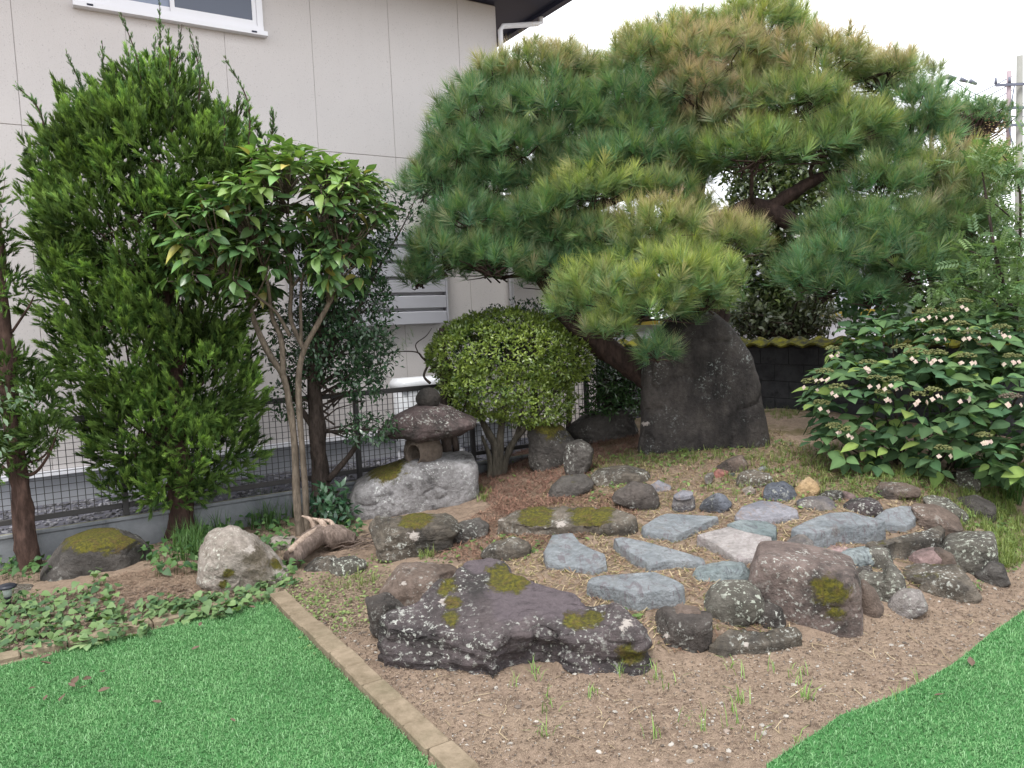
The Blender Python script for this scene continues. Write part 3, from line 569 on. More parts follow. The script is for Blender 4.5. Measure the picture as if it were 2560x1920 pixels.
# ------------------------------------------------------------------ rocks
MR = dict(
    purple=m_rock('purple_rock', (0.055, 0.048, 0.05), (0.13, 0.108, 0.11), stain_amt=.6, lichen=.8, moss=.1, strata=.6, clean=(.125, .102, .11)),
    dark=m_rock('dark_rock', (0.045, 0.04, 0.037), (0.11, 0.095, 0.085), stain_amt=.5, lichen=.45, moss=.1),
    brown=m_rock('brown_rock', (0.10, 0.075, 0.06), (0.20, 0.155, 0.13), stain_amt=.45, lichen=.35, moss=.08),
    block=m_rock('block_rock', (0.13, 0.10, 0.09), (0.25, 0.20, 0.18), stain_amt=.5, lichen=.5, moss=.0),
    lichen=m_rock('lichen_rock', (0.09, 0.085, 0.07), (0.17, 0.16, 0.14), stain_amt=.5, lichen=.95, moss=.08, lcol=(.5, .53, .45)),
    moss=m_rock('mossy_rock', (0.08, 0.07, 0.055), (0.19, 0.165, 0.135), stain_amt=.5, lichen=.6, moss=.42, strata=.4),
    mossdim=m_rock('damp_mossy_rock', (0.06, 0.055, 0.05), (0.13, 0.12, 0.11), stain_amt=.6, lichen=.4, moss=.42),
    pale=m_rock('pale_rock', (0.23, 0.20, 0.17), (0.42, 0.38, 0.34), stain=(.07, .055, .03), stain_amt=.45, lichen=.7, moss=.1, lcol=(.6, .6, .52)),
    base=m_rock('pedestal_rock', (0.20, 0.195, 0.195), (0.36, 0.355, 0.36), stain=(.04, .036, .034), stain_amt=.55, lichen=.55, moss=.25, lcol=(.55, .56, .54)),
    mono=m_rock('monolith_rock', (0.036, 0.033, 0.032), (0.085, 0.076, 0.07), stain=(.014, .013, .013), stain_amt=.55, lichen=.32, moss=.1, lcol=(.35, .38, .36), vert=1),
    slate=m_rock('blue_slate', (0.19, 0.215, 0.232), (0.285, 0.31, 0.325), stain=(.16, .13, .10), stain_amt=.15, lichen=.0, moss=.0, streak=(.15, .13, .14), strata=.25, rough=.55),
    slateg=m_rock('green_slate', (0.15, 0.195, 0.20), (0.27, 0.31, 0.315), stain=(.06, .065, .07), stain_amt=.15, lichen=.05, moss=.0, streak=(.11, .12, .13), strata=.35, rough=.55),
    slatep=m_rock('purple_slate', (0.20, 0.205, 0.235), (0.30, 0.30, 0.33), stain_amt=0, lichen=.05, moss=.0, streak=(.25, .20, .18), strata=.2, rough=.6),
    slateb=m_rock('beige_slate', (0.32, 0.30, 0.29), (0.46, 0.43, 0.42), stain=(.30, .22, .14), stain_amt=.3, lichen=.0, moss=.0, streak=(.26, .22, .22), strata=.3, rough=.6),
    bluedark=m_rock('dark_blue_rock', (0.07, 0.08, 0.10), (0.19, 0.205, 0.235), stain_amt=.3, lichen=.25, moss=.0, strata=.4),
    mixed=m_rock('mottled_rock', (0.13, 0.115, 0.10), (0.26, 0.24, 0.23), stain=(.06, .06, .075), stain_amt=.5, lichen=.5, moss=.0),
    tan=m_rock('tan_rock', (0.36, 0.25, 0.13), (0.48, 0.36, 0.22), stain=(.2, .13, .06), stain_amt=.3, lichen=.1, moss=.0),
    pink=m_rock('pinkish_rock', (0.24, 0.17, 0.16), (0.40, 0.30, 0.29), stain_amt=.25, lichen=.2, moss=.05),
    red=m_rock('red_rock', (0.28, 0.10, 0.085), (0.38, 0.19, 0.16), stain_amt=.2, lichen=.2, moss=.0),
    lantern=m_rock('lantern_stone', (0.12, 0.095, 0.075), (0.20, 0.165, 0.135), stain_amt=.35, lichen=.1, moss=.05),
    cap=m_rock('lantern_cap_stone', (0.075, 0.055, 0.055), (0.15, 0.115, 0.11), stain_amt=.5, lichen=.6, moss=.25),
    ball=m_rock('lantern_ball_stone', (0.03, 0.028, 0.026), (0.07, 0.062, 0.055), stain_amt=.3, lichen=.15, moss=.0),
)
CROPS = dict(A=(830, 1080), B=(920, 1300), C=(1500, 1080), D=(1823, 1080), E=(0, 1250), F=(420, 1150), G=(830, 870), M=(1400, 700), S=(0, 0))
def src(crop, pts):
    if crop == 'S': return np.array(pts, float)
    return np.array(CROPS[crop], float) + np.array(pts, float) / 3.0
def resample(poly, n):
    P = np.asarray(poly, float); Q = np.concatenate([P, P[:1]]); L = np.concatenate([[0], np.cumsum(np.linalg.norm(np.diff(Q, axis=0), axis=1))]); t = np.linspace(0, L[-1], n, endpoint=False)
    return np.stack([np.interp(t, L, Q[:, k]) for k in range(Q.shape[1])], 1)
def smooth_ring(P, k):
    for _ in range(k): P = (np.roll(P, 1, 0) + 2 * P + np.roll(P, -1, 0)) / 4
    return P
def vnormals(V, F):
    n = np.cross(V[F[:, 1]] - V[F[:, 0]], V[F[:, 2]] - V[F[:, 0]]); N = np.zeros_like(V)
    for k in range(3): np.add.at(N, F[:, k], n)
    return N / (np.linalg.norm(N, axis=1, keepdims=True) + 1e-12)
def ringfaces(nr, n):
    i = np.arange(nr - 1)[:, None] * n; j = np.arange(n)[None]; k = (j + 1) % n; a, b, c, d = (i + j).ravel(), (i + k).ravel(), (i + n + k).ravel(), (i + n + j).ravel()
    return np.concatenate([np.stack([a, b, c], 1), np.stack([a, c, d], 1)])
def finish_rock(name, V, F, mat, label, size, amp, seed, cuts, spots, pale, strata, label_kw, ledge=0.0, crack=.018, clean=()):
    r = np.random.default_rng(seed); ctr = V.mean(0)
    for _ in range(cuts):                                # flat broken faces
        n = r.normal(size=3); n[2] = abs(n[2]) * .7; n /= np.linalg.norm(n); q = (V - ctr) @ n; d = q.max() * r.uniform(.74, .92); V = V - np.maximum(0, q - d)[:, None] * n * .92
    N = vnormals(V, F); P = V / size
    dsp = amp * size * (fbm(P * 2.2 + seed, 4, seed) * 1.0 + .35 * (1 - 2 * np.abs(fbm(P * 5 + seed, 4, seed + 3)))) + .22 * amp * size * fbm(P * 14, 3, seed + 5)
    ck = np.abs(fbm(P * 2.6 + seed * 3.1, 4, seed + 20)); dsp = dsp - crack * size * np.clip(1 - ck * 9, 0, 1) ** 2
    if strata:
        q = np.stack([V[:, 0] * 2, V[:, 1] * 2, (V[:, 2] + .12 * V[:, 0]) * 22], 1); dsp = dsp + strata * (np.round(2.2 * fbm(q, 3, seed + 8)) / 2.2 * .7 + .5 * fbm(q * 2.3, 2, seed + 9)) * (1 - np.clip(N[:, 2], 0, 1))
    if ledge:
        q = np.stack([V[:, 0] * 3, V[:, 1] * 3, V[:, 2] * 6], 1); dsp = dsp + ledge * np.round(3 * fbm(q, 3, seed + 12)) / 3
    C = np.zeros_like(V); pr = proj(V)
    for px, py, rad, *_ in spots:
        m = .95 * np.clip(1.15 - np.linalg.norm((pr - (px, py)) * (1, 1.3), axis=1) / (rad * 1.5), 0, 1); m = m * (N @ -(_f) > -.1); C[:, 0] = np.maximum(C[:, 0], m); 
    for px, py, rad in clean: C[:, 2] = np.maximum(C[:, 2], np.clip(1.3 - np.linalg.norm((pr - (px, py)) * (1, 1.5), axis=1) / rad, 0, 1))
    for px, py, rad in pale: C[:, 1] = np.maximum(C[:, 1], np.clip(1.3 - np.linalg.norm((pr - (px, py)) * (1, 1.4), axis=1) / rad, 0, 1))
    dsp = dsp + .004 * np.clip(C[:, 0] - .3, 0, 1) * (1 + fbm(V * 40, 2, 3))
    V = V + N * dsp[:, None]
    o = put(name, (V, F, C), MR[mat] if isinstance(mat, str) else mat); tag(o, label, 'stone', label_kw); return o
def slab(name, crop, pts, mat, label, th=0.05, tilt=0.0, side=0.0, zadd=0.0, group=None, seed=0, amp=.0045, n=150, round_=.025, flare=1.03, spots=(), pale=(), strata=.0025, ledge=0.0, bury=.05, auto=True, fine=False, clean=()):
    """flat-topped stone: pts trace its top face; the top lies th above the ground there"""
    th = th * 1.6 if (auto and name == 'slate_slab') else th
    S = src(crop, pts); fr = S[S[:, 1].argmax()]; b = hit(fr[0], fr[1] + th * FPX / 6); zt = float(H(b[0], b[1])) + th + zadd
    if auto:
        Gp = np.array([hit(*p) for p in S]); A_ = np.c_[Gp[:, :2], np.ones(len(Gp))]; co = np.linalg.lstsq(A_, Gp[:, 2], rcond=None)[0]; tilt += np.clip(co[1], -.1, .35); side += np.clip(co[0], -.15, .15); b = Gp.mean(0); zt = b[2] + th + zadd
    T = []
    for p in S:                                          # plane z = zt + tilt*(y-b.y) + side*(x-b.x)
        d = ray(*p); k = (zt + tilt * (0 - b[1]) + side * (0 - b[0]) - CZ) / (d[2] - tilt * d[1] - side * d[0]); T.append(CC + d * k)
    T = resample(np.array(T), n); T = smooth_ring(T, 1); c = T.mean(0); sz = np.linalg.norm(T.max(0) - T.min(0))
    prof = [(f, 0.0) for f in (.02, .12, .25, .38, .5, .62, .73, .82, .90)] + [(1 - round_, 0.0), (1 - round_ * .35, -.05), (1.0, -.18)] + [(1 + (flare - 1) * q, -q) for q in (.32, .46, .6, .74, .88, 1.0)] + [(flare * .97, -1.25)]
    if fine: pr0 = np.array(prof); u0 = np.arange(len(pr0)); u1 = np.linspace(0, len(pr0) - 1, 52); prof = np.stack([np.interp(u1, u0, pr0[:, 0]), np.interp(u1, u0, pr0[:, 1])], 1)
    hgt = np.maximum(T[:, 2] - H(T[:, 0], T[:, 1]), th * .7) + bury * .5
    rings = []
    for f, dz in prof:
        R = c + (T - c) * f; R[:, 2] += dz * hgt; rings.append(R)
    V = np.concatenate(rings); F = ringfaces(len(rings), n); V = np.concatenate([V, [c]]); j = np.arange(n); F = np.concatenate([F[:, ::-1], np.stack([j, (j + 1) % n, np.full(n, len(V) - 1)], 1)])
    nm = vnormals(V, F)
    if nm[-1, 2] < 0: F = F[:, ::-1]
    return finish_rock(name, V, F, mat, label, sz, amp, seed, 0, spots, pale, strata, group, ledge, .018 if amp > .015 else .0, clean)
def stone(name, crop, pts, mat, label, depth=None, box_=.62, group=None, seed=0, amp=.05, cuts=4, n=120, m=36, spots=(), pale=(), strata=0.0, contact=None, Yfix=None, top=None, lean=0.0, ledge=0.0):
    """upright stone: pts trace its silhouette; it gets its own depth (m) and stands on the ground"""
    S = src(crop, pts); bx = S[S[:, 1] > S[:, 1].max() - .25 * np.ptp(S[:, 1])][:, 0].mean() if contact is None else contact[0]; by = S[:, 1].max() if contact is None else contact[1]
    ex = 1.13 if group == RG else 1.08 if group == SSG else 1.0; S = S.mean(0) + (S - S.mean(0)) * ex
    P = hit(bx, by); P = P if Yfix is None else atY(bx, by, Yfix)
    wpx = np.ptp(S[:, 0]) / FPX * P[1]; depth = depth or wpx * .75
    gdir = np.array([P[0], P[1], 0]); gdir /= np.linalg.norm(gdir); rgt = np.array([gdir[1], -gdir[0], 0]); c0 = P + gdir * depth * .5
    T = []
    for p in S: d = ray(*p); k = ((c0 - CC) @ gdir) / (d @ gdir); T.append(CC + d * k)
    T = smooth_ring(resample(np.array(T), n), 2); ctr = T.mean(0); sz = np.linalg.norm(T.max(0) - T.min(0)) * .8
    u = np.linspace(0, 1, m // 2 + 1)[1:]; rl = np.maximum(.03, 1 - (1 - u) ** 1.7); rings = []
    for rho, sg in [(q, -1) for q in rl] + [(q, 1) for q in rl[::-1][1:]]:
        y = sg * (1 - min(1, rho) ** (2 / box_)) ** (box_ / 2) * depth / 2
        R = ctr + (T - ctr) * rho + gdir * y; lowm = T[:, 2] < ctr[2]; R[:, 2] = np.where(lowm, ctr[2] + (T[:, 2] - ctr[2]) * max(rho, .02) ** .3, R[:, 2])
        if lean: R = R + gdir[None] * ((R[:, 2] - ctr[2]) * lean)[:, None]
        rings.append(R)
    V = np.concatenate(rings); F = ringfaces(len(rings), n); e0, e1 = len(V), len(V) + 1; V = np.concatenate([V, [rings[0].mean(0) - gdir * depth * .005], [rings[-1].mean(0) + gdir * depth * .005]]); j = np.arange(n); q = (len(rings) - 1) * n
    F = np.concatenate([F, np.stack([(j + 1) % n, j, np.full(n, e0)], 1), np.stack([q + j, q + (j + 1) % n, np.full(n, e1)], 1)])
    if ((V[F].mean(1) - ctr) * np.cross(V[F[:, 1]] - V[F[:, 0]], V[F[:, 2]] - V[F[:, 0]])).sum() < 0: F = F[:, ::-1]
    if top is not None:                                   # a flat top plane tipping towards the viewer
        z0, slope = top; lim = z0 + slope * ((V - c0) @ gdir); V[:, 2] = np.where(V[:, 2] > lim, lim + (V[:, 2] - lim) * .12, V[:, 2])
    return finish_rock(name, V, F, mat, label, sz, amp, seed, cuts, spots, pale, strata, group, ledge)
SG = 'slate slabs lying on the mound'; RG = 'stones edging the mound'; SSG = 'small loose stones on the mound'
# the big front boulder: rear slab, purple body, layered front
slab('boulder', 'B', [(70, 690), (160, 640), (330, 585), (520, 470), (640, 440), (665, 340), (720, 288), (890, 282), (1000, 318), (1050, 395), (1200, 472), (1420, 505), (1560, 550), (1640, 645), (1900, 645), (2040, 800), (2000, 860), (1800, 850), (1500, 880), (1400, 800), (1240, 790), (1040, 850), (930, 960), (880, 930), (660, 870), (420, 850), (270, 835), (120, 790)],
     'purple', 'largest purple boulder with yellow moss patches at the front of the mound', th=.18, tilt=.27, auto=False, seed=11, amp=.04, n=320, round_=.06, flare=1.05, strata=.035, ledge=.02, fine=True, clean=[(1300, 1480, 95), (1390, 1500, 90), (1200, 1410, 50), (1280, 1530, 60)],
     spots=[(920 + 990 / 3, 1300 + 450 / 3, 42), (920 + 1120 / 3, 1300 + 480 / 3, 30), (920 + 1560 / 3, 1300 + 760 / 3, 38), (920 + 1680 / 3, 1300 + 740 / 3, 34), (920 + 620 / 3, 1300 + 500 / 3, 26), (920 + 630 / 3, 1300 + 620 / 3, 24), (920 + 620 / 3, 1300 + 740 / 3, 26), (920 + 560 / 3, 1300 + 540 / 3, 20), (920 + 1950 / 3, 1300 + 1000 / 3, 45)], pale=[(920 + 560 / 3, 1300 + 610 / 3, 18), (920 + 1930 / 3, 1300 + 820 / 3, 24)])
stone('boulder', 'B', [(30, 640), (90, 560), (180, 430), (240, 350), (480, 338), (640, 360), (700, 430), (640, 560), (420, 660), (250, 680), (120, 660)], 'brown', 'low grey brown rock with pale lichen leaning on the purple boulder', depth=.35, seed=12, amp=.05, pale=[(920 + 260 / 3, 1300 + 480 / 3, 14)])
stone('boulder', 'S', [(915, 1500), (960, 1488), (1010, 1500), (1025, 1560), (1010, 1600), (960, 1600), (925, 1570)], 'dark', 'dark knob of rock at the left foot of the purple boulder', depth=.2, seed=13)
# slates
slab('slate_slab', 'A', [(1650, 770), (1800, 755), (1860, 830), (1960, 880), (2050, 915), (2060, 995), (1960, 1040), (1800, 1010), (1610, 985), (1585, 900)], 'slate', 'pale blue slate slab with purple veins, leftmost of the slabs', th=.045, tilt=.05, seed=21, group=SG)
slab('slate_slab', 'C', [(100, 795), (165, 785), (300, 812), (440, 850), (640, 905), (780, 950), (790, 980), (640, 965), (520, 960), (370, 992), (250, 920), (130, 835)], 'slate', 'long narrow slate slab with a brown vein pointing to the mossy ledge', th=.048, tilt=.02, seed=22, group=SG)
slab('slate_slab', 'C', [(-100, 1125), (-70, 1092), (0, 1075), (250, 1058), (410, 1048), (560, 1105), (635, 1150), (560, 1178), (240, 1215), (90, 1165), (-60, 1140)], 'slate', 'flat pale slate slab nearest to the purple boulder', th=.05, seed=23, group=SG)
slab('slate_slab', 'C', [(310, 710), (420, 640), (500, 610), (700, 620), (890, 632), (790, 680), (690, 720), (575, 772), (450, 758), (330, 740)], 'slate', 'smooth grey slate slab right of the mossy ledge', th=.035, seed=24, group=SG)
slab('slate_slab', 'C', [(950, 690), (1050, 655), (1250, 670), (1325, 705), (1320, 775), (1180, 770), (1040, 740)], 'slateg', 'dark greenish slate wedged behind the beige slab', th=.04, seed=25, group=SG)
slab('slate_slab', 'C', [(725, 770), (960, 708), (1090, 745), (1290, 785), (1270, 880), (1190, 945), (1050, 960), (990, 930), (900, 860), (770, 790)], 'slateb', 'beige and grey slate slab in the middle of the slabs', th=.05, tilt=.05, seed=26, group=SG)
slab('slate_slab', 'C', [(1010, 620), (1060, 560), (1200, 512), (1330, 522), (1480, 580), (1490, 618), (1330, 645), (1150, 660), (1020, 648)], 'slatep', 'purplish slate slab lying behind the others', th=.035, tilt=.03, seed=27, group=SG)
slab('slate_slab', 'C', [(1430, 725), (1540, 670), (1640, 630), (1720, 605), (1880, 598), (2000, 630), (2140, 660), (2060, 690), (1800, 712), (1640, 760), (1500, 752)], 'slate', 'largest pale slate slab at the right of the group', th=.075, tilt=.0, seed=28, group=SG)
slab('slate_slab', 'D', [(1090, 640), (1170, 580), (1290, 552), (1380, 557), (1405, 600), (1398, 650), (1330, 705), (1180, 695)], 'slate', 'rounded blue slate slab at the far right end of the slabs', th=.04, tilt=.06, seed=29, group=SG)
stone('smooth_stone', 'C', [(1690, 950), (1850, 890), (2000, 867), (2060, 890), (2095, 950), (2060, 1010), (1950, 1030), (1870, 1035), (1780, 985)], 'slateg', 'smooth green grey teardrop stone above the big square rock', depth=.2, box_=.8, seed=30, amp=.02, cuts=0, group=SG)
stone('slate_stone', 'C', [(1320, 890), (1370, 850), (1480, 770), (1530, 765), (1600, 820), (1610, 900), (1570, 930), (1430, 915)], 'mixed', 'small triangular rust stained stone behind the big square rock', depth=.2, seed=31, amp=.03, group=SG)
stone('slate_stone', 'C', [(690, 1080), (720, 1030), (930, 990), (1080, 1000), (1135, 1060), (1130, 1130), (1000, 1150), (840, 1175), (720, 1130)], 'slateg', 'rounded banded slate stone in front of the beige slab', depth=.22, seed=32, amp=.03, cuts=2, strata=.004, group=SG)
# small loose stones
for sd, crop, pts, mt, lb, nm in [
    (41, 'C', [(80, 490), (250, 392), (400, 420), (430, 500), (430, 560), (360, 600), (250, 565), (110, 515)], 'dark', 'dark angular stone left of the grey slate sliver', 'stone'),
    (42, 'C', [(380, 405), (440, 367), (530, 410), (525, 450), (410, 455)], 'slatep', 'flat grey stone sliver beside the dark angular stone', 'stone'),
    (43, 'C', [(540, 550), (550, 490), (700, 482), (712, 560), (680, 600), (560, 607)], 'mixed', 'grey mottled stone with a flat slate on its top', 'stone'),
    (45, 'C', [(755, 560), (800, 500), (870, 467), (930, 480), (980, 540), (940, 590), (830, 615), (770, 600)], 'bluedark', 'dark purple rounded stone, alone between slabs and grey stone', 'stone'),
    (46, 'C', [(880, 265), (950, 212), (1060, 182), (1100, 240), (1090, 290), (1030, 310), (950, 292)], 'brown', 'brown stone nearest to the tall standing stone', 'stone'),
    (47, 'C', [(785, 350), (800, 312), (845, 300), (852, 340), (820, 400), (795, 396)], 'mixed', 'thin upright grey stone left of the reddish stone', 'stone'),
    (48, 'C', [(850, 312), (890, 282), (960, 296), (950, 335), (870, 350)], 'red', 'reddish stone beside the thin upright grey stone', 'stone'),
    (49, 'C', [(965, 312), (1010, 306), (1016, 330), (970, 335)], 'bluedark', 'tiny dark stone right of the reddish stone', 'stone'),
    (50, 'C', [(1020, 390), (1060, 312), (1150, 287), (1280, 312), (1300, 370), (1200, 420), (1060, 422)], 'moss', 'round stone half covered in green moss above the slabs', 'stone'),
    (51, 'C', [(1070, 432), (1130, 406), (1166, 440), (1160, 476), (1100, 485)], 'pale', 'small whitish stone below the mossy round stone', 'stone'),
    (52, 'C', [(1195, 460), (1260, 402), (1380, 377), (1440, 420), (1466, 480), (1400, 530), (1280, 516), (1210, 492)], 'bluedark', 'dark blue grey stone left of the tan stone', 'stone'),
    (53, 'C', [(1460, 430), (1500, 380), (1570, 347), (1620, 380), (1645, 430), (1620, 480), (1540, 496), (1470, 480)], 'tan', 'tan yellow rounded stone, brightest of the small stones', 'stone'),
    (54, 'C', [(1185, 272), (1230, 260), (1290, 285), (1270, 306), (1200, 292)], 'slatep', 'thin grey sliver behind the mossy round stone', 'stone'),
    (55, 'C', [(1640, 480), (1700, 450), (1810, 450), (1832, 510), (1760, 530), (1660, 502)], 'moss', 'low brown stone with thin moss right of the tan stone', 'stone'),
    (56, 'C', [(1455, 530), (1550, 502), (1700, 506), (1770, 560), (1760, 600), (1640, 615), (1500, 586)], 'mixed', 'flattish mottled grey stone in front of the tan stone', 'stone'),
    (57, 'C', [(1820, 452), (1840, 440), (1935, 495), (1900, 520), (1830, 520)], 'pink', 'pale pinkish wedge of stone behind the purple grey stone', 'stone'),
    (58, 'C', [(1830, 570), (1870, 520), (2000, 502), (2090, 530), (2120, 590), (2060, 635), (1900, 612)], 'purple', 'purple grey domed stone behind the largest slate slab', 'stone'),
    (59, 'C', [(1660, 892), (1720, 862), (1870, 862), (1880, 885), (1780, 906), (1680, 910)], 'pink', 'flat pink stone half buried above the teardrop stone', 'stone'),
    (60, 'D', [(1070, 442), (1140, 387), (1300, 395), (1430, 422), (1440, 468), (1330, 472), (1220, 510), (1120, 482)], 'brown', 'flat brown stone half sunk in the soil at upper right', 'stone'),
    (61, 'D', [(1660, 400), (1690, 272), (1800, 292), (1890, 382), (1880, 440), (1740, 432)], 'lichen', 'grey lichened rock at the foot of the hydrangea', 'stone'),
    (62, 'D', [(1200, 1305), (1270, 1252), (1380, 1262), (1450, 1332), (1400, 1372), (1230, 1342)], 'mixed', 'low buried stone at the foot of the right hand rocks', 'stone'),
    (63, 'A', [(1110, 920), (1200, 850), (1350, 802), (1480, 822), (1500, 890), (1430, 960), (1300, 980)], 'moss', 'small brown mossy rock between the boulder and mossy ledge', 'stone'),
    (64, 'F', [(735, 640), (770, 582), (960, 580), (1000, 622), (960, 670), (800, 682)], 'pale', 'flat pale grey stone behind the driftwood', 'stone'),
    (65, 'F', [(1190, 812), (1240, 760), (1400, 732), (1490, 772), (1450, 850), (1330, 882), (1230, 852)], 'lichen', 'small bumpy lichen covered rock beside the driftwood', 'stone'),
    (66, 'F', [(1010, 830), (1100, 750), (1250, 722), (1300, 770), (1200, 850), (1080, 862)], 'moss', 'low mossy lump between driftwood and bumpy rock', 'stone'),
    (67, 'E', [(-60, 700), (20, 660), (100, 640), (220, 645), (285, 662), (200, 710), (0, 745)], 'moss', 'low mossy stone by the garden light', 'stone')]:
    stone(nm, crop, pts, mt, lb, seed=sd, n=76, m=22, group=SSG if crop == 'C' else None)
stone('slate_slab', 'C', [(550, 478), (620, 440), (700, 455), (695, 490), (620, 502), (565, 498)], 'slatep', 'small grey slate lying on top of a mottled stone', depth=.14, seed=44, n=60, m=20, contact=(1500 + 625 / 3, 1080 + 612 / 3), amp=.015, cuts=0)
# stones that edge the mound
stone('rock', 'C', [(1150, 1135), (1195, 1000), (1225, 915), (1330, 908), (1480, 930), (1700, 970), (1860, 1020), (1885, 1090), (1900, 1120), (1915, 1420), (1870, 1488), (1700, 1490), (1540, 1455), (1480, 1400), (1350, 1350), (1250, 1310), (1205, 1240)], 'block', 'big square brown rock with a mossy yellow right face', depth=.42, box_=.3, seed=70, amp=.02, cuts=0, n=180, m=54, group=RG,
      spots=[(1500 + 1750 / 3, 1080 + 1230 / 3, 62), (1500 + 1700 / 3, 1080 + 1150 / 3, 40), (1500 + 1780 / 3, 1080 + 1350 / 3, 40)])
stone('rock', 'C', [(800, 1280), (850, 1190), (930, 1157), (1100, 1157), (1180, 1200), (1215, 1300), (1180, 1360), (1050, 1430), (900, 1440), (820, 1380)], 'lichen', 'round lichen speckled rock left of the big square rock', depth=.26, seed=71, amp=.03, cuts=1, group=RG)
stone('rock', 'C', [(430, 1400), (500, 1352), (560, 1372), (700, 1385), (815, 1380), (800, 1550), (740, 1600), (640, 1640), (470, 1650), (430, 1540)], 'dark', 'dark squarish rock right of the purple boulder', depth=.22, box_=.5, seed=72, amp=.04, cuts=3, pale=[(1500 + 500 / 3, 1080 + 1530 / 3, 12)], group=RG)
slab('rock', 'C', [(810, 1600), (960, 1490), (1200, 1510), (1440, 1460), (1500, 1500), (1420, 1560), (1250, 1600), (1060, 1610), (920, 1650)], 'moss', 'low mossy rock in front of the round speckled rock', th=.07, tilt=.2, seed=73, amp=.05, group=RG, pale=[(1500 + 1090 / 3, 1080 + 1600 / 3, 10)])
stone('rock', 'D', [(945, 1180), (1010, 1132), (1090, 1200), (1150, 1320), (1140, 1380), (1040, 1390), (950, 1350)], 'brown', 'brown egg shaped rock against the big square rock', depth=.2, box_=.8, seed=74, amp=.02, cuts=0, group=RG)
stone('rock', 'D', [(950, 1110), (1010, 1070), (1150, 1082), (1190, 1010), (1280, 1062), (1300, 1180), (1250, 1250), (1160, 1295), (1110, 1240), (1020, 1140)], 'lichen', 'jagged black and white rock behind the egg shaped rock', depth=.2, seed=75, amp=.07, cuts=3, group=RG)
stone('rock', 'D', [(915, 1050), (980, 1030), (1065, 1028), (1070, 1065), (930, 1112)], 'dark', 'small dark filler stone beside the big square rock', depth=.15, seed=76, group=RG)
stone('rock', 'D', [(1310, 1062), (1450, 1032), (1700, 1042), (1800, 1090), (1860, 1200), (1800, 1272), (1650, 1305), (1450, 1232), (1320, 1150)], 'moss', 'long moss topped rock under the pink stone', depth=.3, box_=.5, seed=77, amp=.04, cuts=3, group=RG)
slab('rock', 'D', [(1020, 835), (1240, 790), (1480, 738), (1600, 692), (1640, 725), (1575, 800), (1440, 815), (1240, 825), (1110, 878)], 'moss', 'long curved kerb like rock at the right rim of the mound', th=.12, seed=79, amp=.03, flare=.97, strata=.004, group=RG)
stone('rock', 'D', [(1400, 562), (1550, 572), (1690, 632), (1745, 700), (1640, 790), (1560, 740), (1400, 690)], 'brown', 'brown flat topped rock behind the kerb like rock', depth=.3, seed=80, amp=.04, group=RG)
stone('rock', 'D', [(1480, 502), (1650, 532), (1770, 620), (1772, 700), (1700, 722), (1600, 640)], 'lichen', 'dark lichened rock farthest right behind the brown flat rock', depth=.3, seed=81, amp=.06, group=RG)
stone('rock', 'D', [(1580, 900), (1650, 812), (1780, 790), (1960, 800), (1980, 870), (1992, 1060), (1900, 1110), (1800, 1082), (1650, 1012), (1590, 960)], 'lichen', 'squarish white flecked rock at the right end of the edging', depth=.32, box_=.45, seed=82, amp=.03, cuts=0, group=RG)
stone('rock', 'D', [(1345, 960), (1390, 906), (1530, 887), (1590, 940), (1590, 1010), (1530, 1065), (1450, 1042), (1360, 1016)], 'pink', 'pink rounded stone sitting on the moss topped rock', depth=.2, box_=.75, seed=83, amp=.03, cuts=2, group=RG)
stone('rock', 'D', [(1720, 510), (1850, 500), (1985, 560), (1990, 640), (1900, 680), (1790, 650)], 'mossdim', 'grass grown rock at the right edge of the mound', depth=.3, seed=84, group=RG)
for sd, pts, mt, lb in ((301, [(1665, 1555), (1700, 1520), (1745, 1530), (1770, 1570), (1730, 1605), (1680, 1600)], 'brown', 'small brown filler stone between the dark squarish and round speckled rocks'),
                        (302, [(1885, 1530), (1915, 1510), (1950, 1525), (1960, 1560), (1920, 1575), (1890, 1565)], 'dark', 'small dark filler stone in front of the big square rock'),
                        (303, [(2215, 1500), (2250, 1475), (2300, 1485), (2315, 1520), (2270, 1540), (2225, 1530)], 'mixed', 'small grey filler stone left of the moss topped rock'),
                        (304, [(2300, 1400), (2340, 1375), (2380, 1390), (2390, 1425), (2345, 1440), (2305, 1430)], 'brown', 'small brown filler stone right of the pink stone'),
                        (305, [(2440, 1430), (2475, 1405), (2515, 1420), (2525, 1455), (2480, 1470), (2445, 1460)], 'mossdim', 'small mossy stone at the far right foot of the edging'),
                        (306, [(2150, 1390), (2185, 1370), (2225, 1380), (2230, 1410), (2190, 1425), (2155, 1415)], 'lichen', 'small lichened filler stone below the teardrop stone')):
    stone('rock', 'S', pts, mt, lb, seed=sd, n=70, m=20, group=RG)
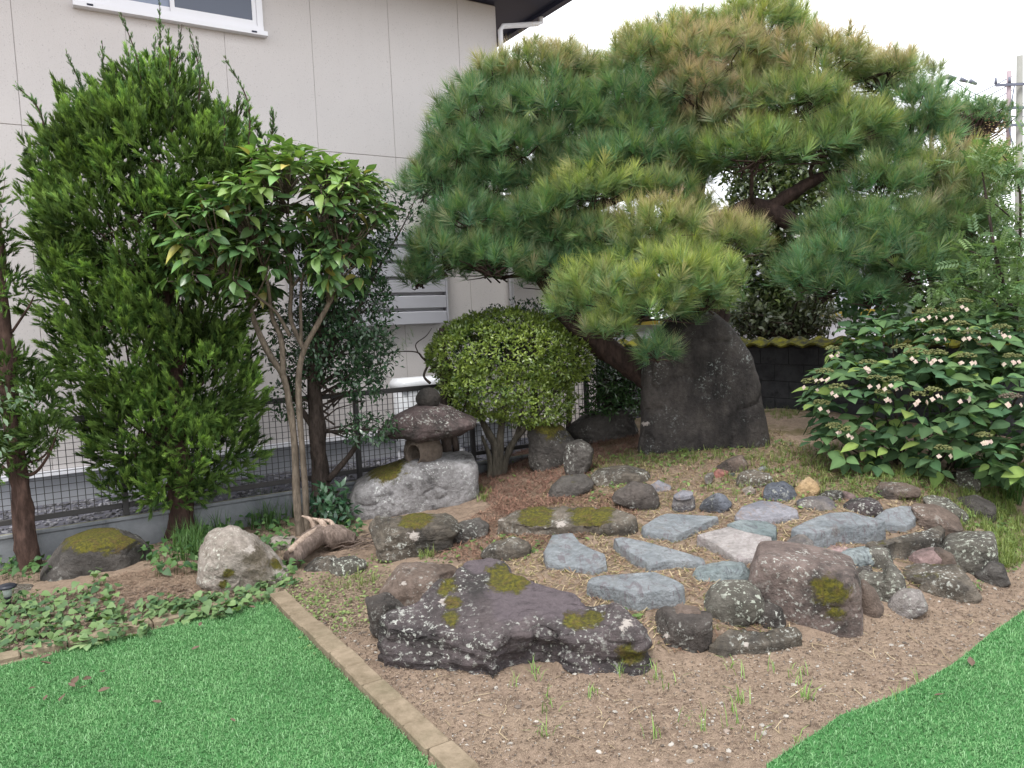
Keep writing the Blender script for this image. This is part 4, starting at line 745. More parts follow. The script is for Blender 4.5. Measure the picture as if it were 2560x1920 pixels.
# left and middle stones
stone('boulder', 'E', [(295, 600), (330, 520), (450, 350), (540, 272), (700, 242), (900, 232), (1050, 282), (1130, 350), (1130, 430), (1010, 492), (850, 555), (680, 612), (500, 602), (350, 627)], 'mossdim', 'moss topped boulder by the footing wall at left', depth=.55, seed=90, amp=.03, cuts=2, spots=[(220, 1350, 55), (290, 1345, 60)], contact=(170, 1455))
stone('boulder', 'E', [(1500, 420), (1560, 272), (1640, 240), (1720, 197), (1800, 212), (1900, 272), (1980, 350), (2060, 400), (2150, 550), (2080, 622), (1950, 662), (1700, 692), (1560, 692), (1500, 600)], 'pale', 'pale pointed boulder at the corner of the turf', depth=.42, box_=.55, seed=91, amp=.05, cuts=4, n=160, m=48, spots=[(575, 1430, 22), (690, 1410, 28), (560, 1460, 16)], pale=[(620, 1375, 20)])
stone('rock', 'A', [(270, 740), (300, 662), (380, 672), (700, 642), (900, 662), (960, 702), (900, 760), (905, 830), (880, 920), (700, 952), (500, 962), (350, 932), (325, 820)], 'moss', 'knobbly moss capped rock in front of the lantern pedestal', depth=.4, box_=.45, seed=92, amp=.06, cuts=3, n=160, m=44, strata=.006, pale=[(1035, 1340, 22)], spots=[(1040, 1308, 30)])
stone('rock', 'A', [(860, 760), (960, 690), (1100, 660), (1180, 700), (1150, 800), (1000, 850), (900, 830)], 'mossdim', 'small dark mossy stone right of the moss capped rock', depth=.25, seed=93)
slab('rock_ledge', 'A', [(1230, 660), (1320, 600), (1500, 560), (1800, 555), (2100, 570), (2270, 640), (2200, 690), (1850, 700), (1600, 715), (1400, 690)], 'moss', 'wide mossy rock ledge with pale patches behind the slabs', th=.11, tilt=.05, seed=94, amp=.03, n=200, strata=.01, spots=[(1480, 1290, 40), (1340, 1292, 30)], pale=[(830 + 1580 / 3, 1080 + 655 / 3, 16), (830 + 1720 / 3, 1080 + 690 / 3, 22), (830 + 1260 / 3, 1080 + 650 / 3, 14)])
stone('rock', 'A', [(1610, 505), (1640, 420), (1720, 342), (1900, 322), (1965, 380), (1950, 420), (1800, 502), (1690, 522)], 'mossdim', 'greenish tilted stone behind the mossy ledge', depth=.3, seed=95, amp=.02, cuts=2)
stone('rock', 'A', [(1935, 330), (2000, 282), (2210, 257), (2380, 300), (2388, 370), (2200, 402), (1980, 402)], 'moss', 'low wide mossy stone right of the greenish tilted stone', depth=.35, seed=96, amp=.03)
stone('boulder', 'G', [(1470, 640), (1482, 600), (1560, 577), (1720, 592), (1780, 650), (1830, 720), (1780, 800), (1740, 900), (1640, 932), (1540, 932), (1480, 862)], 'mossdim', 'upright damp block of stone right of the azalea trunk', depth=.4, box_=.45, seed=97, amp=.04, spots=[(1370, 1070, 50)])
stone('boulder', 'G', [(1730, 860), (1760, 720), (1870, 682), (1960, 740), (1940, 860), (1900, 960), (1760, 975)], 'mossdim', 'grey mossy stone between the damp block and red needle litter', depth=.3, seed=98)
stone('boulder', 'M', [(40, 1110), (200, 1012), (470, 932), (530, 1010), (590, 1130), (570, 1190), (350, 1225), (100, 1200)], 'mossdim', 'dark slanting slab of rock left of the standing stone', depth=.7, seed=99, amp=.03, strata=.006)
stone('standing_stone', 'M', [(590, 1300), (620, 1150), (622, 760), (632, 620), (680, 470), (760, 340), (860, 250), (1000, 215), (1140, 228), (1250, 310), (1350, 440), (1430, 580), (1485, 740), (1525, 950), (1550, 1100), (1575, 1250), (1450, 1290), (1250, 1310), (1000, 1310), (700, 1315)], 'mono', 'tall dark standing stone under the pine', depth=.55, box_=.42, seed=100, amp=.016, cuts=0, n=220, m=60, pale=[(1400 + 650 / 3, 700 + 1080 / 3, 14)], contact=(1760, 1128))
# lantern on its pedestal
ped = stone('pedestal_rock', 'G', [(118, 1160), (180, 1020), (300, 950), (480, 872), (560, 832), (800, 802), (1050, 800), (1080, 850), (1088, 1060), (1062, 1115), (900, 1135), (750, 1175), (650, 1190), (480, 1285), (250, 1315), (150, 1285), (112, 1210)], 'base', 'big pale grey pedestal rock carrying the stone lantern', depth=.75, box_=.42, seed=101, amp=.02, cuts=0, n=220, m=60, spots=[(830 + 420 / 3, 870 + 900 / 3, 50)], contact=(1000, 1290))
LY = float(ped.location[1]) ; LY = 6.62
def lathe(g, c, prof, n=40, sq=0.0, seed=0, amp=0.0):
    th = np.linspace(0, 2 * math.pi, n, endpoint=False); R = []
    for r, z in prof: R.append(np.stack([c[0] + r * np.cos(th), c[1] + r * np.sin(th), np.full(n, c[2] + z)], 1))
    V = np.concatenate(R); F = ringfaces(len(R), n); V = np.concatenate([V, R[0].mean(0)[None], R[-1].mean(0)[None]]); j = np.arange(n); q = (len(R) - 1) * n
    F = np.concatenate([F, np.stack([(j + 1) % n, j, np.full(n, len(V) - 2)], 1), np.stack([q + j, q + (j + 1) % n, np.full(n, len(V) - 1)], 1)])
    if amp: N = vnormals(V, F); V = V + N * (amp * fbm(V * 14, 4, seed) + amp * .3 * fbm(V * 60, 2, seed))[:, None]
    g.add(V, F, (0, 0, 0))
lb_ = atY(830 + 690 / 3, 870 + 885 / 3, LY); lt = atY(830 + 690 / 3, 870 + 690 / 3, LY); sc_px = LY / FPX / 3
lan = empty('stone_lantern', lb_, 'mushroom shaped stone lantern with round ball on top and a round light opening', 'lantern')
hh = lt[2] - lb_[2]; rr = 136 * sc_px
g = Geo(); lathe(g, lb_ + UP * -.03, [(.02, 0), (rr * .82, 0), (rr * .84, .02), (rr * .78, .035), (.02, .036)], 40, 0, 5, .006); put('base_disc', g, MR['lantern'], lan)
# fire box: barrel with a round hole towards the viewer's left
n1, n2 = 160, 64; th = np.linspace(0, 2 * math.pi, n1, endpoint=False); zz = np.linspace(0, 1, n2); pr_ = rr * (0.78 + .26 * np.sin(np.clip(zz * 1.02, 0, 1) * math.pi) ** .8 + .06 * zz)
hd = np.array([-.42, -.91]); hd /= np.linalg.norm(hd); TH, ZZ = np.meshgrid(th, zz); R2 = pr_[:, None] * np.ones(n1)[None]
Xb, Yb = R2 * np.cos(TH), R2 * np.sin(TH); lat = Xb * hd[1] * -1 + Yb * hd[0]; fro = Xb * hd[0] + Yb * hd[1]; vz = (ZZ - .5) * hh; q = np.sqrt((lat / (50 * sc_px)) ** 2 + (vz / (57 * sc_px)) ** 2)
k = np.where(fro > 0, np.clip((1.12 - q) / .2, 0, 1), 0); k = k * k * (3 - 2 * k); dep = k * rr * .95; Xb -= hd[0] * dep; Yb -= hd[1] * dep
rim = np.where(fro > 0, np.exp(-((q - 1.25) / .13) ** 2), 0) * .012; Xb += hd[0] * rim; Yb += hd[1] * rim
V = np.stack([lb_[0] + Xb, lb_[1] + Yb, lb_[2] + .004 + ZZ * (hh + .02)], -1).reshape(-1, 3); F = ringfaces(n2, n1); N = vnormals(V, F); V = V + N * (.004 * fbm(V * 30, 4, 2))[:, None]
put('fire_box', (V, F, np.zeros_like(V)), MR['lantern'], lan)
# cap: wide rough natural slab
S = src('G', [(322, 650), (400, 565), (520, 482), (640, 425), (800, 422), (900, 452), (1010, 512), (1082, 552), (1070, 590), (980, 640), (850, 665), (650, 695), (560, 665), (430, 655)])
T = np.array([atY(p[0], p[1], LY) for p in S]); T = smooth_ring(resample(T, 160), 1); ctr = T.mean(0); rings = []; gd = np.array([0, 1.0, 0])
for a in np.linspace(-math.pi / 2, math.pi / 2, 46)[1:-1]:
    rho = abs(math.cos(a)) ** .62; rings.append(ctr + (T - ctr) * rho + gd * math.copysign(abs(math.sin(a)) ** .62, a) * .30)
V = np.concatenate(rings); F = ringfaces(len(rings), 160); V = np.concatenate([V, [rings[0].mean(0)], [rings[-1].mean(0)]]); j = np.arange(160); q = (len(rings) - 1) * 160
F = np.concatenate([F, np.stack([(j + 1) % 160, j, np.full(160, len(V) - 2)], 1), np.stack([q + j, q + (j + 1) % 160, np.full(160, len(V) - 1)], 1)])
if ((V[F].mean(1) - ctr) * np.cross(V[F[:, 1]] - V[F[:, 0]], V[F[:, 2]] - V[F[:, 0]])).sum() < 0: F = F[:, ::-1]
# the eaves of the cap stay flat underneath
under = lt[2] - .01; V[:, 2] = np.where(V[:, 2] < under - .03, under - .03 + (V[:, 2] - under + .03) * .3, V[:, 2])
N = vnormals(V, F); q = np.stack([V[:, 0] * 2, V[:, 1] * 2, V[:, 2] * 20], 1); V = V + N * (.03 * fbm(V * 5, 4, 6) + .012 * fbm(q, 3, 8) + .004 * fbm(V * 50, 2, 9))[:, None]
put('cap', (V, F, np.zeros_like(V)), MR['cap'], lan)
bc = atY(830 + 722 / 3, 870 + 378 / 3, LY + .02); br = 94 * sc_px; ph = np.linspace(0, math.pi, 26); g = Geo()
lathe(g, bc, [(max(.001, br * math.sin(p)), -br * .86 * math.cos(p)) for p in ph], 44, 0, 4, .006); put('ball', g, MR['ball'], lan)

# ------------------------------------------------------------------ driftwood log
DW = m_bark('driftwood_bark', (0.10, 0.075, 0.06), (0.22, 0.17, 0.145), 2.0); DWI = m_bark('driftwood_inner', (0.30, 0.22, 0.17), (0.48, 0.38, 0.31), 2.5)
def fp(x, y): s = src('F', [(x, y)])[0]; return hit(*s)
p0 = fp(930, 830); p1 = fp(1130, 690); p2 = fp(1400, 640); dw = empty('driftwood_log', (p1 + p0) / 2, 'weathered driftwood log with broken end beside the pale pointed boulder', 'log')
g = Geo(); Q = curve([list(p0 + UP * .09) + [.062], list((p0 + p1) / 2 + UP * .11) + [.07], list(p1 + UP * .12) + [.075], list((p1 + p2) / 2 + UP * .09) + [.085], list(p2 + UP * .05) + [.05]], 10); tube(g, Q[:, :3], Q[:, 3], 22, None, .35); put('trunk', g, DW, dw)
g = Geo(); Q = curve([list(p0 + UP * .145 + np.array([.0, -.02, 0])) + [.018], list((p0 + p1) / 2 + UP * .165 + np.array([0, -.02, 0])) + [.026], list(p1 + UP * .18) + [.01]], 8); tube(g, Q[:, :3], Q[:, 3], 10, None, .4); put('bare_wood', g, DWI, dw)
for dx, dy, hz, r in ((-.02, .05, .26, .03), (.06, .03, .23, .035), (.12, .06, .2, .03)):
    g = Geo(); b = p1 + np.array([dx, dy, .12]); tube(g, curve([list(b) + [r], list(b + np.array([-.03, 0, hz * .4])) + [r * .8], list(b + np.array([-.10, .0, hz * .55])) + [.006]], 5)[:, :3], np.linspace(r, .006, 11), 9, None, .5); put('stub', g, DWI, dw)
g = Geo(); rb = np.random.default_rng(3)
for k in range(34):
    b = p2 + np.array([rb.uniform(-.25, .25), rb.uniform(-.25, .15), .03]); th_ = rb.uniform(-.6, .9); L = rb.uniform(.1, .3); tube(g, [b, b + np.array([L * math.cos(th_) * .5, L * math.sin(th_) * .4, .03]), b + np.array([L * math.cos(th_), L * math.sin(th_), rb.uniform(0, .03)])], [.004, .003, .002], 5)
put('root_twigs', g, DW, dw)
# solar garden light
sl = hit(22, 1520); BLK = m_plain('black_plastic', (.02, .022, .03), .35); lt_ = empty('garden_light', sl, 'small black solar garden light at the left edge of the bed', 'garden light')
g = Geo(); lathe(g, sl + UP * .0, [(.012, -.05), (.014, .06), (.02, .065), (.022, .075)], 16); put('stake', g, BLK, lt_)
g = Geo(); lathe(g, sl + UP * .075, [(.022, 0), (.026, .045), (.024, .05)], 20); t = NT('frosted_plastic'); put('lens', g, t.fin((.35, .4, .38), .3, None, .5), lt_)
g = Geo(); lathe(g, sl + UP * .122, [(.03, 0), (.052, .004), (.055, .014), (.04, .024), (.002, .027)], 28); put('hood', g, BLK, lt_)

# ================================================================== vegetation
def unit(a): return a / (np.linalg.norm(a, axis=-1, keepdims=True) + 1e-9)
def leaf_tpl(L=1.0, W=.4, seg=4, fold=.18, droop=.25, shape='ovate'):
    u = np.linspace(0, 1, seg + 1)
    w = {'ovate': np.sin(np.pi * u ** .75), 'lance': np.sin(np.pi * u ** .9) ** .9, 'heart': np.sin(np.pi * np.clip(u * .86 + .14, 0, 1) ** .62), 'obov': np.sin(np.pi * u ** 1.5)}[shape] * W / 2
    w[-1] = 0; w[0] = w[0] if shape == 'heart' else .02 * W
    z = -droop * u ** 2 * L; mid = np.stack([u * L, 0 * u, z], 1); lf = np.stack([u * L, w, z + fold * w], 1); rt = np.stack([u * L, -w, z + fold * w], 1)
    V = np.stack([mid, lf, rt], 1).reshape(-1, 3); F = []
    for i in range(seg):
        a, b, c, d, e, f = 3 * i, 3 * i + 1, 3 * i + 2, 3 * i + 3, 3 * i + 4, 3 * i + 5
        F += [(a, d, e), (a, e, b), (a, c, f), (a, f, d)] if i < seg - 1 else [(a, d, b), (a, c, d)]
    return V, np.array(F)
def frames(d, up):
    d = unit(d); s = unit(np.cross(up, d)); n = np.cross(d, s); return np.stack([d, s, n], -1)      # columns
def scatter(g, tpl, pos, d, up, sc, col):
    V, F = tpl; k = len(pos); M = frames(d, up); W = np.einsum('kij,vj->kvi', M, V) * np.reshape(sc, (-1, 1, 1)) + pos[:, None]
    col = np.asarray(col); C = np.repeat(col[:, None], len(V), 1) if col.ndim == 2 else col
    g.add(W.reshape(-1, 3), (F[None] + (np.arange(k) * len(V))[:, None, None]).reshape(-1, 3), C.reshape(-1, 3))
def rdir(k, r=None):
    return unit((r or rng).normal(size=(k, 3)))
def blobs3(bl):
    """[(px,py,Y,rx_px,rz_px,depth_m)] -> centres, radii"""
    return np.array([atY(b[0], b[1], b[2]) for b in bl]), np.array([[b[3] / FPX * b[2], b[5], b[4] / FPX * b[2]] for b in bl])
def blob_pts(bl, n, shell=.35, upbias=0.0, inside=.72):
    C, Rr = blobs3(bl); w = Rr[:, 0] * Rr[:, 2] + Rr[:, 1] * Rr[:, 2]; idx = rng.choice(len(bl), n * 2, p=w / w.sum()); d = rdir(n * 2); d[:, 2] += upbias; d = unit(d)
    r = 1 - shell * rng.random(n * 2) ** 1.4; P = C[idx] + d * Rr[idx] * r[:, None]; keep = np.ones(len(P), bool)
    for c, q in zip(C, Rr): keep &= (((P - c) / q) ** 2).sum(1) > inside ** 2 if len(bl) > 1 else True
    P, d, idx = P[keep][:n], d[keep][:n], idx[keep][:n]; return P, unit(d / Rr[idx]), idx
def lerp(a, b, t): return np.asarray(a) + (np.asarray(b) - np.asarray(a)) * np.reshape(t, (-1, 1))

# ------------------------------------------------------------------ the pine
PINEBARK = m_bark('pine_bark', (0.028, 0.020, 0.018), (0.075, 0.05, 0.042)); NEEDLE = m_leaf('pine_needles', rough=.5, trans=.32, spec=.3)
pine = empty('pine_tree', atY(1720, 1010, 7.35) * np.array([1, 1, 0]) + UP * .4, 'large cloud pruned pine with yellow tipped needles behind the standing stone', 'tree')
PT = .25
limbs = dict(
    trunk=[(1715, 1040, 7.35, .17), (1745, 900, 7.35, .155), (1790, 770, 7.3, .13), (1770, 640, 7.25, .12), (1735, 520, 7.2, .105), (1760, 370, 7.2, .08), (1830, 220, 7.2, .055), (1880, 120, 7.2, .03)],
    left=[(1700, 1010, 7.3, .13), (1620, 945, 7.2, .118), (1530, 880, 7.15, .112), (1450, 820, 7.15, .1), (1380, 730, 7.2, .088), (1345, 630, 7.25, .078), (1335, 560, 7.25, .07), (1300, 470, 7.2, .055), (1275, 350, 7.2, .03)],
    left2=[(1345, 600, 7.25, .06), (1400, 590, 7.15, .055), (1440, 545, 7.1, .05), (1540, 500, 7.0, .035), (1640, 470, 6.95, .02)],
    left3=[(1350, 640, 7.25, .05), (1280, 600, 7.2, .035), (1200, 600, 7.1, .028), (1100, 680, 7.0, .015)],
    left4=[(1300, 470, 7.2, .04), (1200, 440, 7.2, .03), (1110, 470, 7.15, .015)],
    right=[(1770, 600, 7.25, .09), (1830, 540, 7.15, .085), (1910, 520, 7.05, .08), (2000, 565, 6.95, .07), (2070, 540, 6.9, .058), (2160, 510, 6.85, .045), (2300, 500, 6.75, .02)],
    right2=[(1920, 522, 7.05, .06), (1985, 480, 7.0, .055), (2060, 440, 7.0, .045), (2130, 425, 7.0, .035), (2280, 330, 7.0, .015)],
    right3=[(2010, 560, 6.95, .05), (2090, 590, 6.8, .04), (2160, 630, 6.7, .03), (2270, 640, 6.6, .015)],
    mid=[(1735, 520, 7.2, .06), (1640, 440, 7.1, .05), (1560, 330, 7.1, .03), (1420, 230, 7.1, .015)],
    top2=[(1760, 370, 7.2, .05), (1900, 300, 7.1, .04), (2060, 230, 7.05, .03), (2220, 180, 7.05, .012)],
    low=[(1780, 780, 7.3, .06), (1720, 720, 7.0, .05), (1640, 740, 6.6, .035), (1520, 780, 6.4, .015)])
SK = []
for nm, pts in limbs.items():
    P, Rr = pxcurve(pts, 9); g = Geo(); tube(g, P, Rr, 14 if nm in ('trunk', 'left') else 10, None, .35); put('trunk' if nm == 'trunk' else 'limb', g, PINEBARK, pine); SK.append(P[6:])
SK = np.concatenate(SK)
# foliage pads: px, py, Y, rx, rz (px), depth m, yellowness, brownness
pads = [(1890, 75, 7.1, 135, 75, .45, .75, .2), (1640, 150, 7.1, 130, 70, .45, .6, .5), (1790, 165, 7.0, 180, 80, .5, .55, .75), (2030, 175, 7.0, 160, 70, .5, .55, .7), (2200, 195, 7.05, 85, 50, .35, .5, .6), (1720, 110, 7.3, 110, 60, .4, .4, .3),
        (1360, 185, 7.2, 125, 60, .42, .4, .55), (1240, 215, 7.2, 95, 50, .35, .25, .35), (1200, 285, 7.15, 105, 65, .4, .08, .05), (1370, 280, 7.05, 140, 75, .45, .05, .05), (1560, 270, 7.1, 130, 85, .45, .05, .0),
        (1150, 390, 7.15, 100, 65, .4, .05, .0), (1100, 455, 7.15, 80, 55, .35, .02, .0), (1290, 375, 7.0, 120, 55, .4, .08, .05), (1450, 340, 7.2, 130, 60, .45, .0, .0),
        (1730, 235, 6.9, 110, 65, .4, .3, .9), (1790, 320, 7.0, 120, 70, .4, .05, .9), (1980, 265, 6.85, 150, 60, .42, .5, .15), (2120, 330, 6.8, 120, 55, .4, .45, .1), (1880, 385, 6.75, 150, 65, .42, .45, .05), (2270, 300, 6.95, 110, 80, .45, .05, .0), (2040, 370, 6.75, 100, 45, .35, .35, .05), (2300, 350, 6.95, 70, 60, .4, .0, .0),
        (1560, 410, 7.0, 150, 60, .45, .1, .0), (1480, 480, 6.8, 125, 55, .4, .7, .15), (1640, 480, 6.9, 95, 50, .35, .35, .1), (1390, 520, 6.85, 90, 50, .35, .2, .0), (1720, 440, 7.1, 90, 50, .35, .1, .1),
        (1640, 565, 6.65, 125, 52, .4, .65, .4), (1810, 610, 6.7, 120, 60, .4, .55, .5), (1320, 545, 7.0, 85, 45, .35, .15, .05), (1730, 540, 6.9, 70, 45, .3, .4, .3), (1500, 590, 6.8, 80, 40, .3, .4, .2),
        (1170, 545, 7.0, 105, 55, .4, .05, .0), (1100, 640, 6.95, 95, 60, .4, .03, .0), (1230, 650, 6.9, 115, 62, .4, .05, .0), (1390, 680, 6.95, 100, 60, .4, .02, .0), (1050, 690, 6.9, 50, 40, .25, .02, .0), (1440, 640, 7.0, 80, 45, .35, .05, .0),
        (1510, 745, 6.35, 135, 70, .42, .5, .05), (1690, 705, 6.25, 165, 70, .42, .65, .05), (1620, 770, 6.2, 130, 50, .35, .5, .05), (1760, 745, 6.3, 85, 50, .3, .4, .05), (1600, 640, 6.7, 150, 50, .4, .35, .1), (1460, 430, 7.0, 120, 60, .4, .15, .05), (1650, 380, 7.05, 140, 70, .45, .1, .1), (2180, 400, 6.9, 110, 55, .4, .1, .05), (1230, 465, 7.1, 95, 50, .38, .05, .0), (1340, 455, 7.15, 85, 45, .35, .1, .0), (1420, 590, 6.95, 100, 48, .38, .15, .0), (1280, 590, 7.05, 90, 45, .35, .05, .0), (1860, 250, 7.0, 120, 60, .4, .4, .4), (1600, 330, 7.1, 130, 60, .4, .08, .0), (2380, 540, 6.6, 90, 55, .35, .2, .1), (2220, 620, 6.5, 120, 55, .4, .1, .0), (2060, 720, 6.5, 80, 45, .3, .05, .0), (2330, 640, 6.5, 90, 60, .35, .1, .0), (1440, 770, 6.45, 60, 60, .3, .3, .0), (1530, 815, 6.2, 75, 42, .28, .45, .0), (1780, 690, 6.35, 60, 50, .3, .45, .05), (1640, 880, 6.15, 38, 34, .15, .05, .0), (1700, 650, 6.5, 100, 40, .3, .5, .1),
        (2200, 470, 6.7, 120, 55, .4, .2, .05), (2330, 450, 6.7, 105, 60, .4, .35, .3), (2420, 480, 6.65, 85, 65, .4, .45, .35), (2130, 570, 6.6, 120, 50, .4, .15, .0), (2290, 570, 6.55, 130, 60, .42, .15, .1), (2270, 670, 6.45, 125, 62, .4, .1, .0), (2090, 650, 6.5, 110, 55, .4, .1, .0), (2010, 690, 6.5, 80, 50, .35, .05, .0), (2420, 570, 6.6, 75, 60, .35, .2, .1), (2180, 740, 6.5, 70, 35, .3, .05, .0), (2460, 430, 6.75, 50, 50, .3, .4, .2)]
rb = np.random.default_rng(21)
for p in list(pads[:20]) + [pads[23], pads[24], pads[33], pads[35], pads[36]]:      # rear side of the crown
    pads.append((p[0] + rb.uniform(-60, 60), p[1] + rb.uniform(0, 50), p[2] + rb.uniform(.6, 1.1), p[3] * .95, p[4] * .9, p[5], p[6] * .5, p[7] * .6))
GREEN, GREEN2 = np.array([.04, .115, .07]), np.array([.10, .235, .105]); YEL, STRAW = np.array([.56, .62, .12]), np.array([.74, .52, .38]); BRN = np.array([.34, .22, .15])
def shoots(g, P, D, yel, brn, nn=48, L=(.115, .17), w=.0052):
    k = len(P); ax = unit(D); ref = rdir(k); A = unit(np.cross(ax, ref)); B = np.cross(ax, A)
    t = rng.random((k, nn)); th = rng.uniform(0, 2 * math.pi, (k, nn)); op = np.radians(62 - 46 * t + rng.normal(0, 8, (k, nn))); ln = rng.uniform(L[0], L[1], (k, nn)) * rng.uniform(.8, 1.15, (k, 1))
    base = P[:, None] + ax[:, None] * (t * .09)[..., None]; rad = A[:, None] * np.cos(th)[..., None] + B[:, None] * np.sin(th)[..., None]; d = ax[:, None] * np.cos(op)[..., None] + rad * np.sin(op)[..., None]
    tip = base + d * ln[..., None]; tip[..., 2] -= .10 * ln * rng.random((k, nn)); sd = unit(np.cross(d, rdir(k)[:, None])) * w / 2
    V = np.stack([base - sd, base + sd, tip], 2).reshape(-1, 3); F = np.arange(k * nn * 3).reshape(-1, 3)
    u = np.clip(rng.random((k, 1)) * .8 + rng.random((k, nn)) * .3, 0, 1); gcol = (GREEN + (GREEN2 - GREEN) * u[..., None]) * rng.uniform(.75, 1.2, (k, 1, 1)); y = np.clip(yel[:, None] * (.35 + .9 * t) + rng.normal(0, .12, (k, nn)), 0, 1)[..., None]; b = np.clip(brn[:, None] * (.3 + .9 * t) + rng.normal(0, .12, (k, nn)), 0, 1)[..., None]
    cb = gcol + (YEL * .7 - gcol) * y * .6; ct = gcol * 1.2 + (YEL - gcol * 1.2) * y; ct = ct + (STRAW - ct) * np.clip(b * 1.1, 0, 1); cb = cb + (BRN - cb) * b * .6
    C = np.stack([cb, cb, ct], 2).reshape(-1, 3); g.add(V, F, C)
    tube_c = BRN * .5
    for i in range(0, k): pass
for pi, p in enumerate(pads):
    c = atY(p[0], p[1], p[2]); q = np.array([p[3] / FPX * p[2], p[5], p[4] / FPX * p[2]]); area = q[0] * q[1] * math.pi; q[2] *= 1.22; n = int(np.clip(area * 230 + 14, 14, 190)); rear = pi >= len(pads) - 25; n = int(n * (.6 if rear else 1))
    d = rdir(n); d[:, 2] = np.abs(d[:, 2]) * 1.1 - .22; d = unit(d); P = c + d * q * rng.uniform(.55, 1.0, (n, 1)); P += rng.normal(0, .03, (n, 3)); D = unit(unit(d / q) * .55 + UP * .75 + rng.normal(0, .28, (n, 3)))
    hgt = np.clip((P[:, 2] - c[2]) / q[2] * .5 + .6, .1, 1.15); g = Geo(); shoots(g, P - D * .06, D, np.clip(p[6] * 1.2 * hgt + rng.normal(0, .14, n), 0, 1), np.clip(p[7] * 1.25 * hgt + rng.normal(0, .16, n), 0, 1))
    put('foliage_pad', g, NEEDLE, pine, False)
    # twigs carrying the pad
    g = Geo(); j = np.argmin(np.linalg.norm((SK - (c - UP * q[2] * .6)) * np.array([1, 1, 1.4]), axis=1)); a = SK[j]; hub = c - UP * q[2] * .45; tube(g, curve([a, (a + hub) / 2 + rng.normal(0, .04, 3), hub], 5), np.linspace(.022, .014, 11), 7, None, .3)
    for m in rng.choice(n, min(n, 14), replace=False): e = P[m] - D[m] * .06; tube(g, [hub + (rng.random(3) - .5) * q * .5, (hub + e) / 2 + rng.normal(0, .015, 3), e], [.009, .006, .004], 5, None, 0, False)
    put('twigs', g, PINEBARK, pine)

# ------------------------------------------------------------------ junipers at left
JUN = m_leaf('juniper_foliage', rough=.6, trans=.28, spec=.2); JBARK = m_bark('juniper_bark', (.035, .022, .018), (.10, .062, .05))
def plume_tpl(nb, L, spread, seed, w=.010):
    r = np.random.default_rng(seed); V, F = [], []
    for i in range(nb):
        t = r.random() ** .8 * .7; th = r.uniform(0, 2 * math.pi); op = r.uniform(.15, spread) * (1 - t * .6); d = np.array([math.cos(op), math.sin(op) * math.cos(th), math.sin(op) * math.sin(th)]); b = np.array([t * L, 0, 0]); l = L * r.uniform(.28, .5) * (1.1 - t * .5)
        s = np.cross(d, r.normal(size=3)); s /= np.linalg.norm(s); m = b + d * l * .55 + np.array([l * .06, 0, 0]); e = b + d * l + np.array([l * .2, 0, 0]); k = len(V)
        V += [b - s * w * .45, b + s * w * .45, e]; F += [(k, k + 1, k + 2)]
    return np.array(V), np.array(F)
PL = [plume_tpl(26, .10, .9, i, .0095) for i in range(5)]
def juniper_foliage(g, P, D, size, ca, cb, blue=0.0):
    k = len(P); u = rng.random(k)
    for v, tp in enumerate(PL):
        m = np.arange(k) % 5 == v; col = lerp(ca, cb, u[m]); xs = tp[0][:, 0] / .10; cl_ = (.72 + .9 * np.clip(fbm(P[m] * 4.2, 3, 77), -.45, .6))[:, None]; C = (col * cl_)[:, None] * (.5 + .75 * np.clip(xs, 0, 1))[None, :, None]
        scatter(g, tp, P[m], D[m], rdir(m.sum()), size[m], C)
JA, JB = np.array([.065, .14, .038]), np.array([.24, .39, .09])
jun = empty('juniper_tree', hit(455, 1352), 'tall bushy juniper with feathery whips on top in front of the house', 'tree')
base = hit(455, 1352); JY = base[1] + .05
g = Geo(); P, Rr = pxcurve([(462, 1370, JY, .13), (452, 1300, JY, .105), (450, 1200, JY, .09), (430, 950, JY, .08), (410, 700, JY, .06), (390, 400, JY, .03)], 8); tube(g, P, Rr, 16, None, .5); put('trunk', g, JBARK, jun)
jb = [(395, 270, JY, 105, 95, .35), (270, 330, JY, 80, 70, .3), (520, 370, JY, 90, 80, .3), (390, 400, JY, 205, 150, .62), (255, 480, JY, 140, 170, .5), (520, 500, JY, 150, 150, .5), (345, 600, JY, 225, 160, .65), (265, 740, JY, 130, 140, .5), (470, 740, JY, 175, 160, .55), (350, 880, JY, 180, 160, .6), (490, 960, JY, 150, 150, .5), (400, 1060, JY, 165, 130, .55), (320, 1110, JY, 85, 90, .35), (510, 1130, JY, 130, 110, .42), (420, 1200, JY, 140, 65, .4)]
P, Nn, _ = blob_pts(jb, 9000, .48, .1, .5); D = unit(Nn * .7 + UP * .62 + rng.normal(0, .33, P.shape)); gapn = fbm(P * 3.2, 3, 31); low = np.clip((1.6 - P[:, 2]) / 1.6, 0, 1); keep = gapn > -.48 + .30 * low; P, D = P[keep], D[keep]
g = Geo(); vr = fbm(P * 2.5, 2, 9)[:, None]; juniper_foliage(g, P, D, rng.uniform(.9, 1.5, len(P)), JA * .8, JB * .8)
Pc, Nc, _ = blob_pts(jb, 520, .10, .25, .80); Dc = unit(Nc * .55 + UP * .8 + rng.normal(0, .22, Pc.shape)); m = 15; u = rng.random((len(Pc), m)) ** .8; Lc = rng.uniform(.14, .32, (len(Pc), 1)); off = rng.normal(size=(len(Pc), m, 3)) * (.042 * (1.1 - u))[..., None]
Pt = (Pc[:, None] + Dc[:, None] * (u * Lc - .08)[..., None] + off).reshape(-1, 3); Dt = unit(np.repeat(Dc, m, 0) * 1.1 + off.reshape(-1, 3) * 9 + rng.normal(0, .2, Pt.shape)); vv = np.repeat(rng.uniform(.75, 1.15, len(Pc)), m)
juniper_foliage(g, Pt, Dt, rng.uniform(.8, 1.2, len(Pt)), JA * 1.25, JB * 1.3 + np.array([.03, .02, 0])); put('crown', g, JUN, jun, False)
g = Geo()
